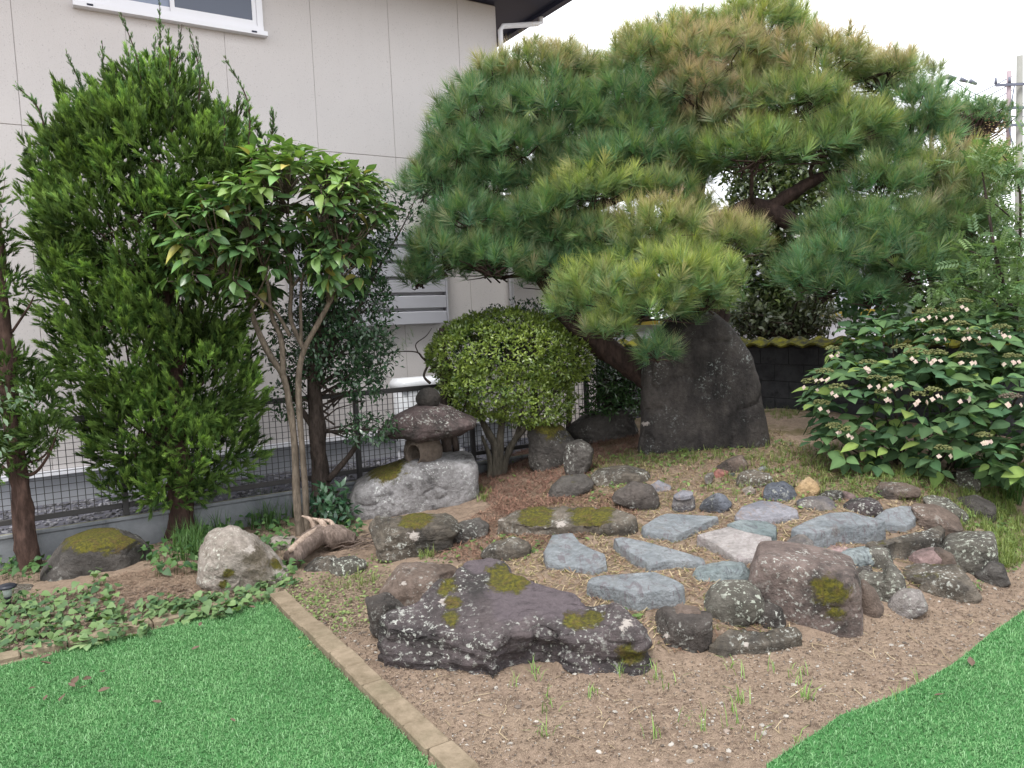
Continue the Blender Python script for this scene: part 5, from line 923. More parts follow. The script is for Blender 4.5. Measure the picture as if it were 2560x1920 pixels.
for i in range(150):                                    # inner branches
    a = atY(450 - (rng.random() * 50), rng.uniform(420, 1270), JY); q = P[rng.integers(len(P))]; q = q + (a - q) * .12
    if abs(q[2] - a[2]) < .9: tube(g, [a, (a + q) / 2 + rng.normal(0, .05, 3) - UP * .04, q], [.016, .009, .004], 5, None, 0, False)
put('branches', g, JBARK, jun)
g = Geo()                                               # long whips
whips = [((395, 330), (400, 120), (398, 0)), ((360, 330), (345, 160), (300, 30)), ((430, 330), (440, 180), (455, 60)), ((240, 330), (200, 210), (165, 130)), ((270, 330), (260, 210), (255, 100)), ((480, 350), (500, 200), (472, 70)), ((520, 370), (515, 240), (490, 90)), ((620, 420), (620, 260), (560, 140)), ((650, 420), (680, 330), (680, 270)), ((120, 400), (100, 280), (40, 212)), ((310, 330), (300, 240), (280, 150)), ((450, 330), (460, 220), (450, 110)), ((370, 330), (380, 200), (390, 90)), ((415, 330), (425, 180), (420, 70)), ((600, 420), (590, 300), (600, 230)), ((90, 470), (75, 380), (60, 400)), ((180, 360), (160, 270), (162, 200)), ((340, 330), (330, 230), (320, 130)), ((560, 380), (560, 300), (545, 230)), ((640, 420), (650, 350), (640, 300))]
for a, b, c in whips:
    y = JY + rng.uniform(-.3, .2); Q = curve([atY(*a, y), atY(*b, y), atY(*c, y - .05)], 14); gw = Geo(); tube(gw, Q, np.linspace(.010, .002, len(Q)), 5, None, 0, False); put('whip_stem', gw, JBARK, jun); L = len(Q)
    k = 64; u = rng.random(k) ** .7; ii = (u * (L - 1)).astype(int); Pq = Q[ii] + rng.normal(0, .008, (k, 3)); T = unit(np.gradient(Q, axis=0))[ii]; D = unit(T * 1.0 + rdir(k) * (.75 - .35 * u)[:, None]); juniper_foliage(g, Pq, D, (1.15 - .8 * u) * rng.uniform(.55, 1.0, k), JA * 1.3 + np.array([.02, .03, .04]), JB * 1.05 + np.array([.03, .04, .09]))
put('whip_foliage', g, JUN, jun, False)

jl = hit(72, 1428); J2 = jl[1]; jun2 = empty('juniper_tree', jl, 'thin juniper with bare lower trunk at the left edge of the picture', 'tree')
g = Geo(); P, Rr = pxcurve([(78, 1445, J2, .075), (62, 1330, J2, .068), (50, 1200, J2, .062), (30, 1050, J2, .06), (12, 850, J2, .05), (-5, 650, J2, .04), (-20, 420, J2, .02)], 9); tube(g, P, Rr, 16, None, .55); put('trunk', g, JBARK, jun2)
for st in ([(52, 1190, J2, .016), (90, 1180, J2 - .05, .012), (125, 1130, J2 - .1, .009), (150, 1060, J2 - .1, .004)], [(45, 1220, J2, .016), (10, 1170, J2, .012), (-20, 1150, J2, .008)], [(30, 830, J2, .01), (70, 770, J2, .007), (85, 740, J2, .004)], [(60, 1160, J2, .01), (110, 1140, J2, .008), (140, 1090, J2, .004)]):
    g = Geo(); P, Rr = pxcurve(st, 6); tube(g, P, Rr, 7, None, .2); put('branch', g, JBARK, jun2)
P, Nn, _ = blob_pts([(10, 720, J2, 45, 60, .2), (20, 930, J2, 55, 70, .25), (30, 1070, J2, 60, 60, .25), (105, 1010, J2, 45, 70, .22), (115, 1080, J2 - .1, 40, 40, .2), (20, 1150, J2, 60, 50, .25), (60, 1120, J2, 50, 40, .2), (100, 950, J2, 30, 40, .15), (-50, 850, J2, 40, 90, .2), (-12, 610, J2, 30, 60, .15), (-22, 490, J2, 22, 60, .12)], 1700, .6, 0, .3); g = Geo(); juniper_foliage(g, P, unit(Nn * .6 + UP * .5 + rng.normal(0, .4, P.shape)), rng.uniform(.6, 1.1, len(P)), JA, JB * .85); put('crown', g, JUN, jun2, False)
g = Geo(); lt2 = leaf_tpl(.055, .022, 3, .15, .3, 'lance'); P, Nn, _ = blob_pts([(30, 1000, J2 - .25, 70, 60, .15), (-10, 1100, J2 - .3, 40, 60, .1)], 90, .8, 0, 0); scatter(g, lt2, P, unit(rdir(90) + np.array([.6, -.3, .1])), rdir(90) * .4 + UP, rng.uniform(.8, 1.3, 90), lerp((.10, .17, .10), (.22, .30, .2), rng.random(90))); put('climbing_leaves', g, m_leaf('pale_leaves'), jun2)
# twig of leaves reaching in at the left edge
tw = empty('overhanging_twig', atY(0, 560, 4.6), 'thin leafy twig reaching into view at the left edge', 'twig'); g = Geo()
for st in ([(-60, 520, 4.6, .004), (0, 500, 4.6, .003), (14, 440, 4.6, .0015)], [(-60, 580, 4.6, .004), (10, 555, 4.6, .003), (45, 535, 4.6, .0015)]): P, Rr = pxcurve(st, 6); tube(g, P, np.maximum(Rr * .5, .0012), 5)
put('stem', g, JBARK, tw); g = Geo(); Pq = np.array([atY(a, b, 4.6) for a, b in [(8, 440), (14, 425), (4, 450), (10, 420), (6, 530), (16, 515), (25, 545), (40, 538), (20, 560), (2, 545), (30, 515)]]); scatter(g, leaf_tpl(.05, .014, 3), Pq, unit(rdir(11) * .5 + np.array([.4, 0, .8])), rdir(11), np.ones(11), lerp((.08, .13, .09), (.15, .2, .15), rng.random(11))); put('leaves', g, m_leaf('twig_leaf'), tw)

# ------------------------------------------------------------------ broad-leaved tree with forked trunk
TBARK = m_bark('pale_bark', (.085, .068, .052), (.19, .155, .12), 1.6); BIGLEAF = m_leaf('broad_leaf', rough=.32, trans=.22, spec=.5, objrand=.55); BIGLEAF2 = m_leaf('broad_leaf_mass', rough=.32, trans=.22, spec=.5)
def leaf_mesh(name, tpl, col, mat, edge=1.0):
    V, F = tpl; C = np.repeat(np.asarray(col, float)[None], len(V), 0); C[0::3] *= 1.25; me = mesh_of(name, V, F, C, mat, True); return me
def place_leaves(parent, meshes, pos, d, up, sc, pick, limit=300, massmat=None, name='leaf', nearkey=None):
    order = np.argsort(pos[:, 1] if nearkey is None else nearkey); M = frames(d, up); g = Geo(); left = order[limit:]
    for i in order[:limit]:
        A = Matrix.Identity(4)
        for a in range(3):
            for b in range(3): A[a][b] = M[i, a, b] * sc[i]
        A.translation = Vector(pos[i]); inst(name, meshes[pick[i]], parent, A)
    for v in range(len(meshes)):
        m = left[pick[left] == v]
        if len(m) == 0: continue
        me = meshes[v]; V = np.zeros(len(me.vertices) * 3); me.vertices.foreach_get('co', V); F = np.zeros(len(me.polygons) * 3, int); me.polygons.foreach_get('vertices', F); c = np.zeros(len(me.vertices) * 4); me.color_attributes[0].data.foreach_get('color', c)
        C = c.reshape(-1, 4)[:, :3][None] * rng.uniform(.7, 1.15, (len(m), 1, 1)); scatter(g, (V.reshape(-1, 3), F.reshape(-1, 3)), pos[m], d[m], up[m], sc[m], C)
    if g.n: o = put('far_leaves', g, massmat, parent); tag(o, kind='stuff')
tb = hit(748, 1342); TY = tb[1]; tree = empty('broadleaf_tree', tb, 'small tree with big drooping glossy leaves and a pale forked trunk', 'tree')
tl = [[(752, 1352, TY, .042), (742, 1250, TY, .036), (738, 1130, TY, .032), (725, 1020, TY, .030), (708, 940, TY, .028), (670, 880, TY, .028), (635, 800, TY, .024), (615, 720, TY, .018), (590, 640, TY, .01)],
      [(765, 1350, TY + .03, .034), (764, 1250, TY + .03, .030), (756, 1130, TY, .028), (748, 1020, TY, .028), (748, 930, TY, .027), (762, 870, TY, .024), (800, 800, TY, .024), (835, 730, TY, .018), (850, 650, TY - .1, .01)],
      [(708, 945, TY, .028), (703, 850, TY, .024), (680, 790, TY, .02), (668, 700, TY - .1, .014), (640, 620, TY - .15, .008)], [(760, 875, TY, .024), (728, 800, TY, .02), (728, 720, TY, .018), (722, 620, TY, .012), (720, 480, TY, .007)],
      [(725, 840, TY, .018), (690, 780, TY - .05, .014), (640, 740, TY - .15, .010), (560, 680, TY - .25, .006)], [(752, 860, TY, .016), (755, 700, TY, .012), (790, 600, TY + .05, .008), (830, 520, TY, .005)], [(728, 720, TY, .014), (755, 690, TY, .012), (800, 650, TY, .007)]]
tl = [[(a, b, c_, r_ * .85) for a, b, c_, r_ in st] for st in tl]
for st in tl: g = Geo(); P, Rr = pxcurve(st, 8); tube(g, P, Rr, 12, None, .25); put('trunk' if st[0][3] >= .028 else 'limb', g, TBARK, tree)
bb = [(560, 575, TY - .1, 160, 95, .5), (700, 500, TY, 190, 105, .55), (840, 510, TY, 120, 90, .45), (500, 650, TY - .2, 95, 75, .35), (620, 665, TY - .1, 110, 70, .45), (850, 640, TY, 65, 80, .35), (720, 440, TY, 110, 70, .4)]
P, Nn, _ = blob_pts(bb, 390, .34, .25, .7); g = Geo(); sk = np.concatenate([pxcurve(st, 8)[0][-16:] for st in tl])
for q in P: a = sk[np.argmin(np.linalg.norm(sk - (q - UP * .18), axis=1))]; tube(g, curve([a, (a + q) / 2 - UP * .02, q - UP * .02, q + UP * .01], 3), np.linspace(.007, .003, 10), 5, None, 0, False)
put('twigs', g, TBARK, tree)
nl = 6; k = len(P) * nl; th = (rng.uniform(0, 6.28, (len(P), 1)) + np.arange(nl)[None] * 2.4 + rng.normal(0, .3, (len(P), nl))).ravel(); out = np.repeat(Nn, nl, 0); dr = unit(np.stack([np.cos(th), np.sin(th), np.zeros(k)], 1) * 1.0 + out * .6); low = np.repeat(np.clip((P[:, 2] - P[:, 2].min()) / np.ptp(P[:, 2]), 0, 1), nl)
dr[:, 2] = rng.normal(-.05, .35, k) + .55 * low - .6 * (1 - low); pos = np.repeat(P, nl, 0) + dr * .03; up = UP + out * .35 + rng.normal(0, .25, (k, 3)); sc = rng.uniform(.42, .85, k)
LM = [leaf_mesh('broad_leaf_%s' % c, leaf_tpl(.185, .095, 5, .22, dp, sh), col, BIGLEAF) for c, dp, sh, col in (('a', .25, 'ovate', (.105, .19, .065)), ('b', .4, 'ovate', (.145, .245, .07)), ('c', .15, 'lance', (.075, .15, .06)), ('d', .55, 'ovate', (.20, .30, .075)), ('e', .7, 'ovate', (.36, .33, .09)))]
pick = np.where(rng.random(k) < .008 + .03 * (1 - low), 4, np.where(low > .6, rng.choice([0, 1, 3, 1], k), rng.choice([0, 1, 2, 2], k))); place_leaves(tree, LM, pos, dr, up, sc, pick, 300, BIGLEAF2, nearkey=pos[:, 1] - .25 * pos[:, 2])
g = Geo(); BER = np.array([.10, .13, .07])
for q in P[rng.choice(len(P), 46, replace=False)]: k = 9; pebbles(g, q + UP * .05 + rng.normal(0, .022, (k, 3)), np.full(k, .007), np.repeat(BER[None], k, 0) * rng.uniform(.6, 1.5, (k, 1)))
o = put('berries', g, VCOL, tree); tag(o, kind='stuff')

# ------------------------------------------------------------------ dark glossy tree behind it
DARKLEAF = m_leaf('dark_glossy_leaf', rough=.25, trans=.12, spec=.6); DBARK = m_bark('dark_bark', (.03, .024, .02), (.085, .065, .055), 1.4)
cb = hit(806, 1300); CY = cb[1] + .1; ct = empty('holly_tree', cb, 'dark small leaved evergreen behind the forked trunk tree', 'tree')
for st in ([(806, 1310, CY, .085), (798, 1180, CY, .075), (792, 1050, CY, .068), (785, 930, CY, .055), (800, 800, CY, .045), (830, 650, CY, .03), (850, 500, CY, .012)], [(820, 1200, CY, .03), (880, 1130, CY, .022), (905, 1080, CY, .016), (930, 1040, CY, .008)], [(790, 1080, CY, .03), (740, 1000, CY, .02), (720, 940, CY, .01)], [(800, 900, CY, .03), (880, 800, CY, .02), (930, 700, CY, .012), (1010, 560, CY, .006), (1045, 480, CY, .003)]):
    g = Geo(); P, Rr = pxcurve(st, 8); tube(g, P, Rr, 12, None, .4); put('trunk' if st[0][3] > .05 else 'limb', g, DBARK, ct)
cbm = [(890, 560, CY, 100, 130, .45), (850, 700, CY, 115, 130, .5), (900, 780, CY, 85, 120, .45), (840, 860, CY, 110, 100, .5), (930, 880, CY, 65, 70, .35), (905, 960, CY, 55, 50, .3), (745, 860, CY + .1, 70, 110, .4), (925, 1070, CY - .2, 75, 38, .25), (720, 1000, CY, 45, 45, .25)]
P, Nn, _ = blob_pts(cbm, 2900, .45, .05, .5); extra = [atY(a + rng.normal(0, 14), b + rng.normal(0, 10), CY) for a, b in [(1030, 490), (1040, 520), (1000, 545), (980, 500), (1015, 560), (990, 590), (960, 560), (975, 620), (950, 600), (1000, 520), (1022, 535), (945, 640), (960, 480), (930, 500)] for _ in range(7)]; P = np.concatenate([P, extra]); Nn = np.concatenate([Nn, np.repeat([[.5, -.3, .8]], len(extra), 0)])
nl = 4; k = len(P) * nl; dr = unit(np.repeat(Nn, nl, 0) * .6 + rdir(k)); pos = np.repeat(P, nl, 0) + dr * .012 + rng.normal(0, .02, (k, 3)); g = Geo(); scatter(g, leaf_tpl(.05, .023, 2, .2, .2, 'ovate'), pos, dr, UP + np.repeat(Nn, nl, 0) * .5 + rng.normal(0, .4, (k, 3)), rng.uniform(.7, 1.25, k), lerp((.022, .055, .028), (.055, .11, .05), rng.random(k))); put('crown', g, DARKLEAF, ct)
g = Geo()
for i in rng.choice(len(P) - 100, 110): q = P[i]; a = atY(rng.uniform(785, 840), np.clip(proj(q[None])[0, 1] + 60, 560, 1080), CY); tube(g, [a, (a + q) / 2 + rng.normal(0, .03, 3), q], [.01, .006, .003], 5, None, 0, False)
put('twigs', g, DBARK, ct)
# ------------------------------------------------------------------ clipped azalea and the shrubs round it
def shrub(name, label, base, bl, n, leaf, nl, ca, cb, mat, stems, bark, shell=.25, inside=.75, leafsize=(.7, 1.2), upb=.3, cat='shrub'):
    r = empty(name, base, label, cat); P, Nn, _ = blob_pts(bl, n, shell, .1, inside); P = P + Nn * (.10 * fbm(P * 4.5, 3, 12))[:, None]; kp = fbm(P * 6, 2, 13) > -.5; P, Nn = P[kp], Nn[kp]; k = len(P) * nl; N2 = np.repeat(Nn, nl, 0); dr = unit(N2 * .7 + UP * upb + rdir(k) * .9); pos = np.repeat(P, nl, 0) + dr * .008 + rng.normal(0, .006, (k, 3)); g = Geo()
    u = np.clip(np.repeat(rng.random(len(P)), nl) * .7 + rng.random(k) * .3 + .35 * np.repeat(fbm(P * 5, 2, 8), nl), 0, 1); scatter(g, leaf, pos, dr, N2 + UP * .6 + rng.normal(0, .35, (k, 3)), rng.uniform(*leafsize, k), lerp(ca, cb, u)); put('foliage', g, mat, r)
    for st in stems: g = Geo(); q, Rr = pxcurve(st, 7); tube(g, q, Rr, 9, None, .35); put('stem', g, bark, r)
    g = Geo(); tips = [pxcurve(st, 7)[0] for st in stems]; tips = np.concatenate([q[len(q) // 2:] for q in tips])
    for i in rng.choice(len(P), min(len(P), 90), replace=False): q = P[i]; a = tips[np.argmin(np.linalg.norm(tips - q, axis=1))]; tube(g, [a, (a + q) / 2 + rng.normal(0, .02, 3), q], [.008, .005, .002], 5, None, 0, False)
    put('twigs', g, bark, r); return r
SHLEAF = m_leaf('shrub_leaf', rough=.3, trans=.2, spec=.5); ABARK = m_bark('azalea_bark', (.05, .045, .035), (.13, .115, .09), 1.5); smallleaf = leaf_tpl(.028, .013, 2, .2, .15, 'obov')
ab = hit(1235, 1205); AY = ab[1] + .15
shrub('azalea_bush', 'clipped round azalea with many small yellow green leaves behind the lantern', ab, [(1270, 880, AY, 195, 95, .6), (1180, 880, AY, 105, 90, .5), (1370, 890, AY, 110, 90, .5), (1250, 960, AY, 160, 85, .55), (1330, 1000, AY, 110, 70, .45), (1200, 950, AY, 90, 80, .45), (1250, 840, AY, 140, 60, .5)], 7000, smallleaf, 4, (.06, .115, .022), (.27, .35, .065), SHLEAF,
      [[(1235, 1215, AY, .05), (1240, 1120, AY, .04), (1205, 1050, AY, .025), (1180, 980, AY, .012)], [(1245, 1210, AY, .05), (1250, 1100, AY, .04), (1260, 1020, AY, .028), (1270, 930, AY, .015)], [(1255, 1205, AY, .04), (1275, 1120, AY, .03), (1330, 1050, AY, .022), (1375, 1000, AY, .012)], [(1240, 1120, AY, .025), (1215, 1080, AY, .02), (1190, 1020, AY, .012)], [(1265, 1150, AY, .03), (1300, 1060, AY, .02), (1305, 980, AY, .01)], [(1225, 1215, AY, .03), (1225, 1150, AY, .026), (1205, 1090, AY, .015)]], ABARK, .2, .82, (1.1, 1.7))
hb_ = atY(1330, 1010, 8.0) * np.array([1, 1, 0])
shrub('dark_hedge_shrub', 'dark clipped evergreen rising just behind the azalea', hb_, [(1330, 840, 8.0, 190, 85, .5), (1240, 860, 8.0, 120, 70, .45), (1450, 870, 8.0, 110, 90, .45)], 2600, leaf_tpl(.035, .018, 2, .2, .15), 4, (.02, .05, .022), (.05, .105, .045), DARKLEAF, [[(1340, 1090, 8.0, .05), (1335, 980, 8.0, .04), (1330, 880, 8.0, .02)], [(1420, 1080, 8.0, .03), (1425, 980, 8.0, .025), (1430, 900, 8.0, .01)]], DBARK, .3, .7)
sb = atY(1560, 1080, 7.9) * np.array([1, 1, 0]) + UP * .4
shrub('dark_bush', 'low dark green bush between the slanting rock and the standing stone', sb, [(1530, 960, 7.9, 70, 55, .35), (1580, 990, 7.9, 70, 60, .35), (1510, 1010, 7.9, 55, 45, .3), (1590, 930, 7.9, 40, 35, .25)], 900, leaf_tpl(.06, .018, 2, .2, .3, 'lance'), 4, (.02, .055, .02), (.07, .14, .045), DARKLEAF, [[(1560, 1070, 7.9, .03), (1550, 1000, 7.9, .02), (1530, 950, 7.9, .01)]], DBARK, .6, .2)
pb = hit(800, 1340) + np.array([.25, .2, 0])
shrub('seedling_shrub', 'small dark leafy seedlings at the foot of the dark evergreen', pb, [(820, 1260, pb[1], 45, 40, .2), (850, 1290, pb[1], 35, 25, .15)], 90, leaf_tpl(.075, .032, 3, .2, .3), 4, (.02, .06, .035), (.06, .13, .06), DARKLEAF, [[(820, 1310, pb[1], .008), (820, 1260, pb[1], .004)]], DBARK, .8, 0)
# pruned dark trunk behind the lantern with bare twigs
dk = hit(1118, 1150); DY = 7.15; dt = empty('pruned_trunk', dk, 'dark pruned trunk with thin bare twigs behind the lantern', 'tree')
for st, r in (([(1120, 1150, DY, .055), (1112, 1050, DY, .05), (1112, 960, DY, .048), (1108, 880, DY, .042), (1105, 820, DY, .03)], 'trunk'), ([(1140, 1130, DY + .05, .03), (1128, 1000, DY + .05, .026), (1125, 900, DY + .05, .02)], 'limb'), ([(1105, 935, DY, .014), (1060, 898, DY, .01), (1040, 880, DY, .007), (985, 880, DY, .004), (950, 890, DY, .002)], 'twig'), ([(1045, 882, DY, .006), (1040, 860, DY, .005), (1065, 840, DY, .004), (1080, 820, DY, .002)], 'twig'), ([(1070, 912, DY, .012), (1060, 940, DY - .05, .010), (1075, 958, DY - .1, .012)], 'twig'), ([(1140, 1090, DY, .012), (1160, 1020, DY, .009), (1175, 960, DY, .006)], 'limb')):
    g = Geo(); P, Rr = pxcurve(st, 8); tube(g, P, Rr, 10, None, .35); put(r, g, DBARK, dt)
g = Geo(); shoots(g, np.array([atY(a, b, DY) for a, b in [(1030, 860), (1020, 870), (1035, 850), (1010, 880), (985, 860), (975, 875), (965, 890), (1000, 890)]]), unit(rdir(8) * .4 + UP), np.full(8, .2), np.full(8, .05), 30, (.04, .06), .002); put('sprigs', g, NEEDLE, dt, False)

# ------------------------------------------------------------------ hydrangea
HB_ = hit(2330, 1190); HYD = empty('hydrangea_bush', HB_, 'big lacecap hydrangea with pinkish white flower heads at right', 'shrub')
HL = m_leaf('hydrangea_leaf', rough=.75, trans=.25, spec=.1, objrand=.6); HL2 = m_leaf('hydrangea_leaf_mass', rough=.75, trans=.25, spec=.1)
hbm = [(2150, 1010, 5.75, 125, 130, .45), (2300, 1010, 5.55, 150, 150, .5), (2440, 1030, 5.45, 140, 140, .5), (2560, 1000, 5.5, 120, 160, .5), (2250, 870, 5.95, 160, 80, .5), (2420, 870, 5.8, 150, 90, .5), (2540, 840, 5.8, 110, 90, .5), (2380, 1130, 5.3, 110, 60, .35), (2130, 1110, 5.65, 90, 60, .35), (2520, 1130, 5.25, 90, 70, .35)]
hbm = [(a, b, c_ + .12, d_, e_, f_) for a, b, c_, d_, e_, f_ in hbm]; HC, HR = blobs3(hbm); P, Nn, _ = blob_pts(hbm, 560, .35, .15, .66); mk_ = P[:, 2] > H(P[:, 0], P[:, 1]) + .05; P = P[mk_]; Nn = Nn[mk_]; nl = 4; k = len(P) * nl
th = (rng.uniform(0, 6.28, (len(P), 1)) + np.arange(nl)[None] * 1.57 + rng.normal(0, .2, (len(P), nl))).ravel(); out = np.repeat(Nn, nl, 0); dr = unit(np.stack([np.cos(th), np.sin(th), rng.normal(-.1, .25, k)], 1) + out * .35); pos = np.repeat(P, nl, 0) + dr * .015; up = UP + out * .5 + np.array([0, -.25, 0]) + rng.normal(0, .2, (k, 3))
LM = [leaf_mesh('hydrangea_leaf_%s' % c, leaf_tpl(.135, .085, 5, .22, dp, 'ovate'), col, HL) for c, dp, col in (('a', .2, (.075, .135, .062)), ('b', .35, (.10, .175, .07)), ('c', .15, (.055, .11, .055)), ('d', .3, (.19, .265, .075)))]
place_leaves(HYD, LM, pos, dr, up, rng.uniform(.6, 1.15, k), np.where(rng.random(k) < .07, 3, rng.integers(0, 3, k)), 300, HL2)
for i in range(26):
    q = P[rng.integers(len(P))]; b = np.array([HB_[0] + (q[0] - HB_[0]) * .45, HB_[1] + .25 + (q[1] - HB_[1]) * .3, 0]); b[2] = float(H(b[0], b[1])); g = Geo(); tube(g, curve([b, (b * .5 + q * .5) + np.array([0, .03, -.02]), q], 5), np.linspace(.010, .004, 11), 6, None, .1); put('stem', g, DBARK, HYD)
PET = m_leaf('sepal', rough=.6, trans=.3, spec=.2); heads = [(770, 720), (715, 895), (610, 970), (820, 1010), (1095, 945), (1215, 960), (1400, 755), (1550, 760), (1775, 785), (1420, 1070), (1530, 1035), (1740, 1050), (2110, 1085), (1600, 1470), (1910, 1375), (795, 1305), (895, 1330), (1155, 1050), (2040, 570), (1810, 605), (1300, 715), (1710, 540), (1560, 600), (1480, 450), (1650, 440), (690, 1130), (1760, 370), (1040, 830), (2120, 780)]
for hx, hy in heads:
    px, py = 1823 + hx / 3, 640 + hy / 3; Yh = next((y for y in np.arange(4.8, 7.0, .02) if ((((atY(px, py + 12, y) - HC) / (HR * 1.05)) ** 2).sum(1) < 1).any()), 5.7); c = atY(px, py, Yh); big = rng.uniform(.8, 1.15); hd_ = Geo(); k = 75; d = rdir(k); d[:, 2] = np.abs(d[:, 2]) * .5; q = c + UP * .022 + d * .07 * big * rng.uniform(.75, 1, (k, 1)); pebbles(hd_, q, rng.uniform(.009, .014, k), lerp((.10, .12, .035), (.20, .21, .08), rng.random(k)) if rng.random() > .1 else lerp((.12, .09, .07), (.2, .16, .12), rng.random(k))); fh = put('flower_head', hd_, VCOL, HYD)
    g = Geo(); nf = rng.integers(2, 5); pt = leaf_tpl(.018, .018, 2, .1, .1, 'obov')
    for f in range(nf):
        a = rng.uniform(0, 6.28) if f > 2 else rng.uniform(3.4, 6.0); fc = c + np.array([math.cos(a), math.sin(a), 0]) * .062 * big + UP * rng.uniform(-.035, -.005); nn_ = unit(np.array([math.cos(a) * .8, math.sin(a) * .8 - .5, .35])); e1 = unit(np.cross(nn_, [.3, .2, .9])); e2 = np.cross(nn_, e1); col = lerp((.62, .45, .42), (.70, .60, .50), rng.random(4))
        dd = np.array([e1, e2, -e1, -e2]); scatter(g, pt, np.repeat(fc[None], 4, 0), dd, np.repeat(nn_[None], 4, 0), rng.uniform(.85, 1.2, 4), col)
    tag(put('sepals', g, PET, fh), kind='stuff')
    b = c + np.array([rng.uniform(-.06, .06), .22, -.24]); g = Geo(); tube(g, [b, (b + c) / 2 + np.array([0, .03, 0]), c], [.004, .0035, .003], 5, (.05, .085, .03)); put('flower_stem', g, m_leaf('green_stem') if 'green_stem' not in bpy.data.materials else bpy.data.materials['green_stem'], fh)

# ------------------------------------------------------------------ taller plants at right and behind the wall
def pinnate(n, L, seed):
    r = np.random.default_rng(seed); V, F = [], []; tp = leaf_tpl(L * .26, L * .10, 2, .15, .2, 'lance')
    for i in range(n):
        for s in (-1, 1):
            a = .9 * s; R_ = np.array([[math.cos(a), -math.sin(a), 0], [math.sin(a), math.cos(a), 0], [0, 0, 1]]); k = sum(len(v) for v in V); V.append(tp[0] @ R_.T + np.array([L * (.2 + .75 * i / n), 0, -.15 * L * (i / n) ** 2])); F.append(tp[1] + k)
    return np.concatenate(V), np.concatenate(F)
rt = atY(2555, 1000, 5.9); NB = empty('tall_shrub', rt * np.array([1, 1, 0]) + UP * .3, 'tall airy shrub with feathery light green leaves at the right edge', 'shrub'); NL = m_leaf('feathery_leaf', rough=.5, trans=.3, spec=.3)
for st in ([(2565, 950, 5.9, .02), (2535, 800, 5.9, .018), (2510, 720, 5.9, .016), (2490, 640, 5.9, .013), (2470, 520, 5.95, .010), (2455, 430, 6.0, .006)], [(2540, 820, 5.9, .012), (2550, 600, 5.9, .010), (2545, 450, 5.95, .007), (2500, 380, 6.0, .003)], [(2500, 700, 5.9, .01), (2450, 640, 5.95, .007), (2400, 620, 6, .004)], [(2545, 560, 5.9, .008), (2500, 520, 5.9, .005), (2460, 490, 5.9, .003)], [(2535, 800, 5.9, .01), (2470, 740, 5.85, .006), (2420, 720, 5.85, .003)]):
    g = Geo(); P, Rr = pxcurve(st, 7); tube(g, P, Rr, 8, None, .2); put('stem', g, DBARK, NB)
P, Nn, _ = blob_pts([(2480, 400, 6.0, 90, 60, .3), (2540, 560, 5.95, 70, 110, .4), (2460, 640, 6.0, 90, 90, .4), (2380, 720, 6.0, 90, 70, .35), (2520, 720, 5.8, 80, 90, .35), (2440, 780, 5.9, 100, 60, .35), (2550, 430, 6, 50, 60, .3)], 620, .9, 0, 0)
g = Geo()
for v in range(3): m = np.arange(len(P)) % 3 == v; kk = m.sum(); scatter(g, pinnate(6, .17, v), P[m], unit(rdir(kk) + np.array([0, -.3, .1])), UP + rng.normal(0, .3, (kk, 3)), rng.uniform(.7, 1.2, kk), lerp((.07, .14, .06), (.20, .29, .12), rng.random(kk)))
put('foliage', g, NL, NB); g = Geo(); k = 120; pebbles(g, np.array([atY(2490, 330, 6.0)]) + rng.normal(0, .05, (k, 3)), np.full(k, .008), lerp((.3, .2, .1), (.4, .3, .15), rng.random(k))); o = put('seed_cluster', g, VCOL, NB); tag(o, kind='stuff')
# slim tree with climbing leaves
vb = atY(2200, 960, 6.9) * np.array([1, 1, 0]) + UP * .4; VT = empty('slim_tree', vb, 'slim grey trunk hung with round climbing leaves beside the hydrangea', 'tree')
for st in ([(2205, 950, 6.9, .035), (2200, 850, 6.9, .034), (2197, 760, 6.9, .03), (2200, 680, 6.9, .022), (2230, 600, 6.95, .012)], [(2198, 790, 6.9, .012), (2225, 760, 6.9, .008), (2240, 740, 6.9, .004)]):
    g = Geo(); P, Rr = pxcurve(st, 7); tube(g, P, Rr, 10, None, .2); put('trunk' if st[0][3] > .03 else 'branch', g, TBARK, VT)
P, Nn, _ = blob_pts([(2150, 790, 6.8, 40, 90, .2), (2170, 880, 6.75, 45, 70, .25), (2110, 760, 6.9, 20, 30, .12), (2240, 800, 6.9, 40, 70, .2)], 420, .7, 0, 0); g = Geo(); k = len(P); scatter(g, leaf_tpl(.07, .06, 3, .15, .2, 'heart'), P, unit(rdir(k) + np.array([0, -.5, -.5])), UP * .5 + np.array([0, -.8, 0]) + rng.normal(0, .3, (k, 3)), rng.uniform(.6, 1.1, k), lerp((.03, .08, .035), (.09, .17, .06), rng.random(k))); put('climbing_leaves', g, SHLEAF, VT)
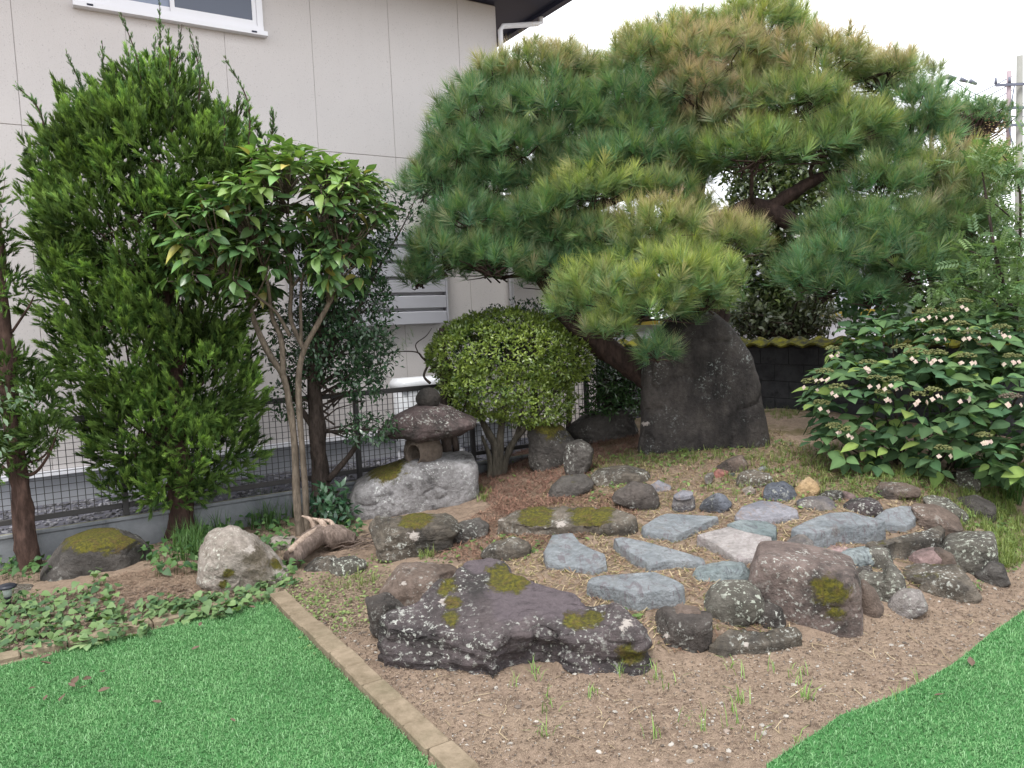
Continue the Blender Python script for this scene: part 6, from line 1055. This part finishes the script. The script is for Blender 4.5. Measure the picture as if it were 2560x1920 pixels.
# loose leafy trees behind the wall at right
bgl = leaf_tpl(.09, .05, 2, .2, .2, 'ovate')
for nm, lb, blz, n, ca, cb2, base in (
    ('evergreen_tree', 'dense dark ivy grown tree rising behind the block wall', [(1900, 400, 10.6, 110, 80, .6), (2020, 410, 10.6, 100, 80, .6), (1920, 480, 10.5, 100, 90, .7), (1990, 560, 10.4, 100, 110, .7), (1890, 650, 10.5, 80, 110, .6), (1980, 700, 10.4, 90, 110, .7), (1900, 770, 10.4, 80, 70, .6), (2020, 760, 10.4, 60, 70, .5), (2040, 470, 10.6, 60, 70, .5), (1850, 590, 10.7, 60, 110, .5), (1780, 690, 11.0, 70, 120, .6), (1700, 740, 11.0, 60, 90, .6)], 6600, (.025, .05, .02), (.12, .15, .05), (1950, 800, 10.5)),
    ('leafy_tree', 'light green leafy tree between the pine and the right edge', [(2330, 560, 8.6, 100, 90, .6), (2420, 640, 8.6, 110, 100, .6), (2300, 690, 8.5, 90, 90, .6), (2500, 720, 8.5, 100, 110, .6), (2390, 770, 8.4, 120, 70, .6), (2270, 780, 8.5, 80, 70, .5)], 2400, (.05, .095, .04), (.16, .24, .09), (2390, 800, 8.6)),
    ('bare_shrub', 'brownish twiggy shrub hanging over the block wall', [(2040, 780, 9.6, 50, 60, .4), (1960, 810, 9.8, 90, 30, .4), (1870, 790, 10.0, 60, 50, .4)], 700, (.035, .05, .03), (.10, .115, .06), (1980, 840, 9.8))):
    b0 = atY(*base); r = empty(nm, b0 * np.array([1, 1, 0]), lb, 'tree' if 'tree' in nm else 'shrub'); P, Nn, _ = blob_pts(blz, n, .55, 0, .4); k = len(P) * 3; N3 = np.repeat(Nn, 3, 0); g = Geo(); dr = unit(N3 * .4 + rdir(k)); scatter(g, bgl, np.repeat(P, 3, 0) + rng.normal(0, .05, (k, 3)), dr, UP + N3 * .4 + rng.normal(0, .4, (k, 3)), rng.uniform(.6, 1.2, k), lerp(ca, cb2, rng.random(k))); put('crown', g, SHLEAF, r)
    g = Geo(); top = atY(base[0], 480 if 'tree' in nm else 780, base[2]); tube(g, curve([b0 * np.array([1, 1, 0]), (b0 + top) / 2 * np.array([1, 1, .8]), top], 8), np.linspace(.14 if 'tree' in nm else .04, .02, 17), 10, None, .3); put('trunk', g, DBARK, r)
    g = Geo()
    for i in rng.choice(len(P), 60): q = P[i]; a = b0 * np.array([1, 1, 0]) + UP * max(.3, q[2] - .3); a[:2] = b0[:2] + (top - b0)[:2] * .5; tube(g, [a, (a + q) / 2 + rng.normal(0, .06, 3), q], [.025, .014, .006], 5, None, 0, False)
    put('branches', g, DBARK, r)
# distant cloud pruned pine
fpb = atY(2420, 420, 13.0); FP = empty('distant_pine', fpb * np.array([1, 1, 0]), 'small distant pruned pine against the sky by the utility pole', 'tree'); g = Geo()
tube(g, curve([fpb * np.array([1, 1, 0]), fpb - UP * 1.0, atY(2400, 400, 13), atY(2410, 350, 13)], 8), np.linspace(.14, .07, 25), 10, None, .3); put('trunk', g, PINEBARK, FP); g = Geo(); hub = atY(2405, 375, 13)
P, Nn, _ = blob_pts([(2430, 300, 13, 75, 40, .6), (2400, 290, 13, 50, 40, .5), (2470, 300, 13, 60, 40, .5)], 420, .7, .2, 0)
for q in P[::2]: tube(g, curve([hub + rng.normal(0, .1, 3), (hub + q) / 2 + rng.normal(0, .08, 3), q - UP * .05], 3), np.linspace(.02, .008, 7), 5, None, .2, False)
put('branches', g, PINEBARK, FP); g = Geo(); shoots(g, P, unit(Nn * .4 + UP + rng.normal(0, .3, P.shape)), np.full(len(P), .12), np.full(len(P), .05), 44, (.08, .12), .006); put('crown', g, NEEDLE, FP, False)

# ------------------------------------------------------------------ ground cover, weeds and litter
def on_ground(xy, dz=0.0): return np.concatenate([xy, (HG(xy[:, 0], xy[:, 1]) + dz)[:, None]], 1)
WEED = m_leaf('weed_leaf', rough=.5, trans=.25, spec=.3); heart = leaf_tpl(.055, .046, 4, .18, .25, 'heart')
def cover(name, label, spots, tpl, ca, cb, hgt=(.02, .08), sc=(.5, 1.1), stems=True):
    """spots: (px,py,rx_px,ry_px,n)"""
    P = []
    for px, py, rx, ry, n in spots:
        a = rng.uniform(0, 6.28, n); q = np.sqrt(rng.random(n)); P += [hit(px + rx * math.cos(A_) * Q_, py + ry * math.sin(A_) * Q_) for A_, Q_ in zip(a, q)]
    P = np.array(P); k = len(P); L = P + UP * rng.uniform(*hgt, (k, 1)); g = Geo(); dr = rdir(k); dr[:, 2] = rng.uniform(-.5, .15, k); scatter(g, tpl, L, unit(dr), UP + np.array([0, -.35, 0]) + rng.normal(0, .25, (k, 3)), rng.uniform(*sc, k), lerp(ca, cb, rng.random(k)))
    if stems: blades(g, P[:, :2], P[:, 2] - .01, L[:, 2] - P[:, 2] + .02, .003, (.05, .3), lerp((.06, .08, .03), (.1, .13, .05), rng.random(k)))
    o = put(name, g, WEED); tag(o, label, 'ground cover', kind='stuff'); return o
cover('ground_cover', 'heart shaped weed leaves covering the bed along the left turf edge', [(60, 1560, 90, 60, 110), (150, 1540, 90, 50, 110), (220, 1580, 90, 50, 110), (300, 1560, 60, 35, 50), (50, 1620, 80, 25, 60), (430, 1540, 90, 28, 120), (520, 1530, 90, 28, 110), (600, 1505, 70, 20, 60), (240, 1500, 60, 25, 30), (250, 1460, 25, 25, 14), (690, 1470, 60, 20, 50), (640, 1490, 40, 15, 25), (20, 1520, 40, 30, 30), (365, 1590, 20, 14, 16), (150, 1625, 25, 14, 16), (310, 1600, 20, 12, 12)], heart, (.045, .10, .045), (.17, .26, .10))
cover('ground_cover', 'leafy weeds in the shade under the trees along the footing wall', [(500, 1380, 90, 30, 110), (640, 1330, 90, 40, 120), (60, 1440, 80, 25, 60), (20, 1420, 40, 20, 40), (560, 1340, 60, 40, 60), (380, 1400, 40, 20, 40), (430, 1420, 40, 20, 25), (700, 1380, 40, 30, 40), (730, 1420, 30, 30, 30), (860, 1330, 50, 30, 50), (160, 1430, 40, 15, 20), (400, 1440, 25, 15, 10), (480, 1435, 25, 15, 10)], heart, (.03, .08, .03), (.11, .20, .06), (.03, .12), (.5, 1.2))
tiny = leaf_tpl(.022, .016, 2, .15, .2, 'ovate')
cover('ground_cover', 'small clover like weeds between the brick edging and the purple boulder', [(780, 1480, 90, 40, 330), (860, 1530, 80, 50, 260), (760, 1520, 60, 40, 200), (930, 1460, 70, 30, 120), (800, 1590, 60, 60, 120), (900, 1420, 90, 25, 120)], tiny, (.08, .13, .035), (.26, .33, .12), (.005, .035), (.6, 1.3), False)
cover('ground_cover', 'scattered small green weeds on the mound among the stones', [(1250, 1180, 90, 30, 60), (1450, 1170, 60, 20, 60), (1620, 1150, 120, 25, 220), (1800, 1140, 120, 20, 160), (2050, 1170, 150, 40, 330), (2200, 1220, 150, 30, 280), (1750, 1200, 250, 40, 200), (1350, 1350, 120, 40, 90), (1500, 1230, 120, 40, 90), (2000, 1250, 200, 30, 120), (1560, 1560, 60, 20, 30), (1280, 1380, 80, 30, 60), (2470, 1290, 70, 60, 320), (2520, 1380, 50, 60, 220), (2350, 1220, 100, 25, 120), (1100, 1400, 60, 20, 40), (1180, 1370, 40, 20, 30), (2420, 1480, 40, 15, 30), (1900, 1120, 90, 20, 90)], leaf_tpl(.035, .02, 2, .15, .2), (.055, .11, .03), (.17, .25, .07), (.01, .05), (.5, 1.3))
GR = m_leaf('grass_blade', rough=.5, trans=.25, spec=.3)
def tufts(label, spots, L, w, ca, cb, lean=(.2, 1.1)):
    g = Geo()
    for px, py, rx, ry, nt, nb in spots:
        for _ in range(nt):
            a, q = rng.uniform(0, 6.28), math.sqrt(rng.random()); p = hit(px + rx * math.cos(a) * q, py + ry * math.sin(a) * q); xy = p[:2] + rng.normal(0, .012, (nb, 2)); blades(g, xy, float(HG(p[:1], p[1:2])[0]) - .005, rng.uniform(*L, nb), w, lean, lerp(ca, cb, rng.random(nb)), .6)
    o = put('grass_tufts', g, GR); tag(o, label, 'grass', kind='stuff')
tufts('loose grass tufts growing on the mound below the standing stone', [(1700, 1150, 230, 20, 80, 9), (2000, 1150, 160, 40, 130, 9), (2150, 1210, 170, 40, 130, 9), (2330, 1230, 120, 40, 90, 9), (1900, 1210, 150, 40, 60, 8), (2480, 1250, 60, 60, 170, 12), (2510, 1350, 60, 80, 220, 12), (1560, 1180, 80, 30, 30, 8), (1200, 1245, 30, 18, 14, 16), (1060, 1395, 30, 8, 10, 14), (1940, 1040, 60, 12, 30, 10), (2420, 1300, 40, 40, 50, 9), (880, 1460, 60, 25, 20, 8)], (.03, .10), .0035, (.09, .14, .03), (.25, .30, .09))
tufts('tall dark grass blades along the foot of the footing wall', [(520, 1360, 60, 30, 26, 10), (470, 1390, 50, 20, 22, 10), (660, 1300, 80, 30, 40, 10), (840, 1290, 40, 30, 16, 10), (2450, 1180, 60, 30, 24, 12), (2540, 1230, 30, 40, 24, 12)], (.10, .28), .006, (.03, .08, .02), (.10, .19, .05), (.1, .8))
tufts('sparse bright grass sprouts in the bare soil in front of the boulders', [(1825, 1670, 6, 4, 2, 5), (1840, 1780, 30, 20, 4, 6), (2010, 1760, 14, 10, 3, 6), (1550, 1700, 10, 5, 2, 4), (1330, 1690, 15, 10, 2, 4), (1480, 1740, 200, 80, 14, 4), (1360, 1850, 10, 8, 2, 7), (1660, 1700, 100, 30, 6, 3), (2300, 1760, 60, 40, 4, 4), (1270, 1600, 60, 40, 5, 4), (1950, 1700, 120, 40, 8, 3), (1800, 1850, 200, 50, 10, 4)], (.03, .11), .004, (.12, .22, .05), (.28, .42, .12), (.2, 1.0))
# pale rosette plant at the turf edge
rp = hit(222, 1618); ros = empty('rosette_weed', rp, 'pale green rosette weed with long leaves at the left turf edge', 'weed'); RL = leaf_mesh('rosette_leaf', leaf_tpl(.12, .04, 5, .2, .35, 'obov'), (.22, .32, .15), m_leaf('rosette_green', objrand=.4))
for i in range(11): a = i * 2.4; d = Vector((math.cos(a), math.sin(a), .35 + .1 * (i % 3))).normalized(); s = Vector((0, 0, 1)).cross(d).normalized(); n = d.cross(s); A = Matrix((d, s, n)).transposed().to_4x4(); sc_ = .7 + .03 * i; A = Matrix.Translation(Vector(rp) + Vector((0, 0, .015))) @ A @ Matrix.Scale(sc_, 4); inst('leaf', RL, ros, A)
# pebbles, straw and needles on the soil
def region(polypx, n):
    poly = np.array([hit(*p)[:2] for p in polypx]); return rand_in(poly, n)
FRONT = [(720, 1490), (960, 1560), (1100, 1640), (1300, 1700), (1700, 1660), (2100, 1580), (2450, 1450), (2560, 1430), (2560, 1530), (2300, 1700), (2000, 1850), (1910, 1920), (1190, 1920), (960, 1700)]
xy = region(FRONT, 2800); k = len(xy); g = Geo(); u = rng.random((k, 1)); cc = np.where(u < .35, np.array([.42, .39, .35]), np.where(u < .6, np.array([.30, .24, .2]), np.array([.16, .13, .11]))) * rng.uniform(.7, 1.25, (k, 1)); pebbles(g, on_ground(xy, .002), np.where(rng.random(k) < .06, rng.uniform(.010, .018, k), rng.uniform(.0025, .008, k)), cc); o = put('pebbles', g, VCOL, None, False); tag(o, 'pale pebbles strewn over the bare brown soil', 'pebbles', kind='stuff')
def straw(g, xy, L, w, ca, cb, dz=.004, tilt=.12):
    k = len(xy); P = on_ground(xy, dz); th = rng.uniform(0, 6.28, k); L = rng.uniform(*L, k); d = np.stack([np.cos(th), np.sin(th), rng.normal(0, tilt, k)], 1) * L[:, None] / 2; s = np.stack([-np.sin(th), np.cos(th), np.zeros(k)], 1) * w / 2; b = np.stack([-np.sin(th), np.cos(th), np.zeros(k)], 1) * (rng.normal(0, .12, k) * L)[:, None]
    V = np.stack([P - d - s, P - d + s, P + b - s + UP * .003, P + b + s + UP * .003, P + d - s, P + d + s], 1).reshape(-1, 3); F = np.array([(0, 1, 3), (0, 3, 2), (2, 3, 5), (2, 5, 4)])[None] + (np.arange(k) * 6)[:, None, None]; g.add(V, F.reshape(-1, 3), np.repeat(lerp(ca, cb, rng.random(k)), 6, 0))
STR = m_vcol('dry_litter', .85)
g = Geo(); straw(g, region(FRONT, 4200), (.006, .026), .0024, (.22, .155, .105), (.44, .34, .24)); straw(g, region(FRONT, 60), (.05, .13), .003, (.35, .27, .16), (.55, .45, .28)); straw(g, region(FRONT, 2600), (.006, .02), .004, (.06, .04, .03), (.16, .1, .07)); o = put('straw_litter', g, STR, None, False); tag(o, 'dry straw bits on the bare soil in front of the boulders', 'litter', kind='stuff')
MOUND = [(1240, 1620), (1060, 1440), (1200, 1400), (1420, 1180), (1600, 1120), (1900, 1060), (2050, 1140), (2350, 1210), (2420, 1300), (2300, 1480), (2000, 1560), (1700, 1640), (1400, 1650)]
g = Geo(); straw(g, region(MOUND, 12000), (.02, .07), .0042, (.16, .10, .05), (.62, .50, .30), .006, .3); straw(g, region(MOUND, 5000), (.03, .09), .0036, (.10, .05, .035), (.34, .19, .12), .008, .3); straw(g, region(MOUND, 5000), (.012, .04), .005, (.10, .11, .03), (.24, .23, .07), .008, .4); o = put('straw_litter', g, STR, None, False); tag(o, 'dry grass and needle thatch over the mound between the slabs', 'litter', kind='stuff')
REDN = [(1200, 1240), (1190, 1170), (1260, 1130), (1420, 1110), (1580, 1080), (1640, 1110), (1480, 1180), (1430, 1260), (1250, 1300)]
g = Geo(); straw(g, region(REDN, 9000), (.05, .11), .004, (.07, .03, .02), (.36, .19, .14), .010, .35); straw(g, region([(1150, 1320), (1250, 1260), (1500, 1240), (1620, 1250), (1560, 1330), (1200, 1420), (1060, 1390)], 4200), (.04, .1), .004, (.08, .04, .03), (.38, .22, .15), .010, .35); o = put('pine_litter', g, STR, None, False); tag(o, 'red brown fallen pine needles between lantern and standing stone', 'litter', kind='stuff')
g = Geo(); straw(g, region([(250, 1520), (230, 1460), (430, 1410), (500, 1430), (520, 1500), (400, 1530)], 2600), (.02, .07), .0028, (.16, .09, .06), (.38, .28, .2), .005, .2); straw(g, region([(0, 1640), (0, 1500), (200, 1480), (600, 1480), (650, 1500), (300, 1590)], 2600), (.01, .05), .005, (.08, .05, .04), (.34, .26, .2), .005, .2); straw(g, region([(700, 1480), (900, 1420), (1000, 1440), (960, 1540), (860, 1600)], 2200), (.01, .05), .004, (.10, .06, .05), (.4, .32, .22), .005, .2); o = put('leaf_litter', g, STR, None, False); tag(o, 'brown leaf litter on the planting bed at left', 'litter', kind='stuff')
# moss cushions on the mound
# dead leaves lying on the turf
DL = m_leaf('dead_leaf', rough=.7, trans=.1); dl = leaf_mesh('dead_leaf', leaf_tpl(.05, .024, 4, .5, -.25, 'ovate'), (.10, .062, .045), DL)
for i, (px, py) in enumerate([(230, 1715), (255, 1700), (190, 1740), (200, 1745), (150, 1778), (480, 1645), (246, 1752), (90, 1740), (112, 1775), (180, 1735), (640, 1535), (540, 1555), (500, 1585), (2430, 1690), (2390, 1615), (2335, 1765), (590, 1830), (407, 1780), (130, 1680), (100, 1665), (265, 1618), (330, 1590)]):
    p = hit(px, py); a = rng.uniform(0, 6.28); A = Matrix.Translation((p[0], p[1], .035)) @ Matrix.Rotation(a, 4, 'Z') @ Matrix.Rotation(rng.normal(0, .3), 4, 'X') @ Matrix.Scale(rng.uniform(.6, 1.3), 4); o = inst('fallen_leaf', dl, None, A); tag(o, 'brown curled dead leaf lying on the green turf', 'leaf', 'dead leaves on the turf')
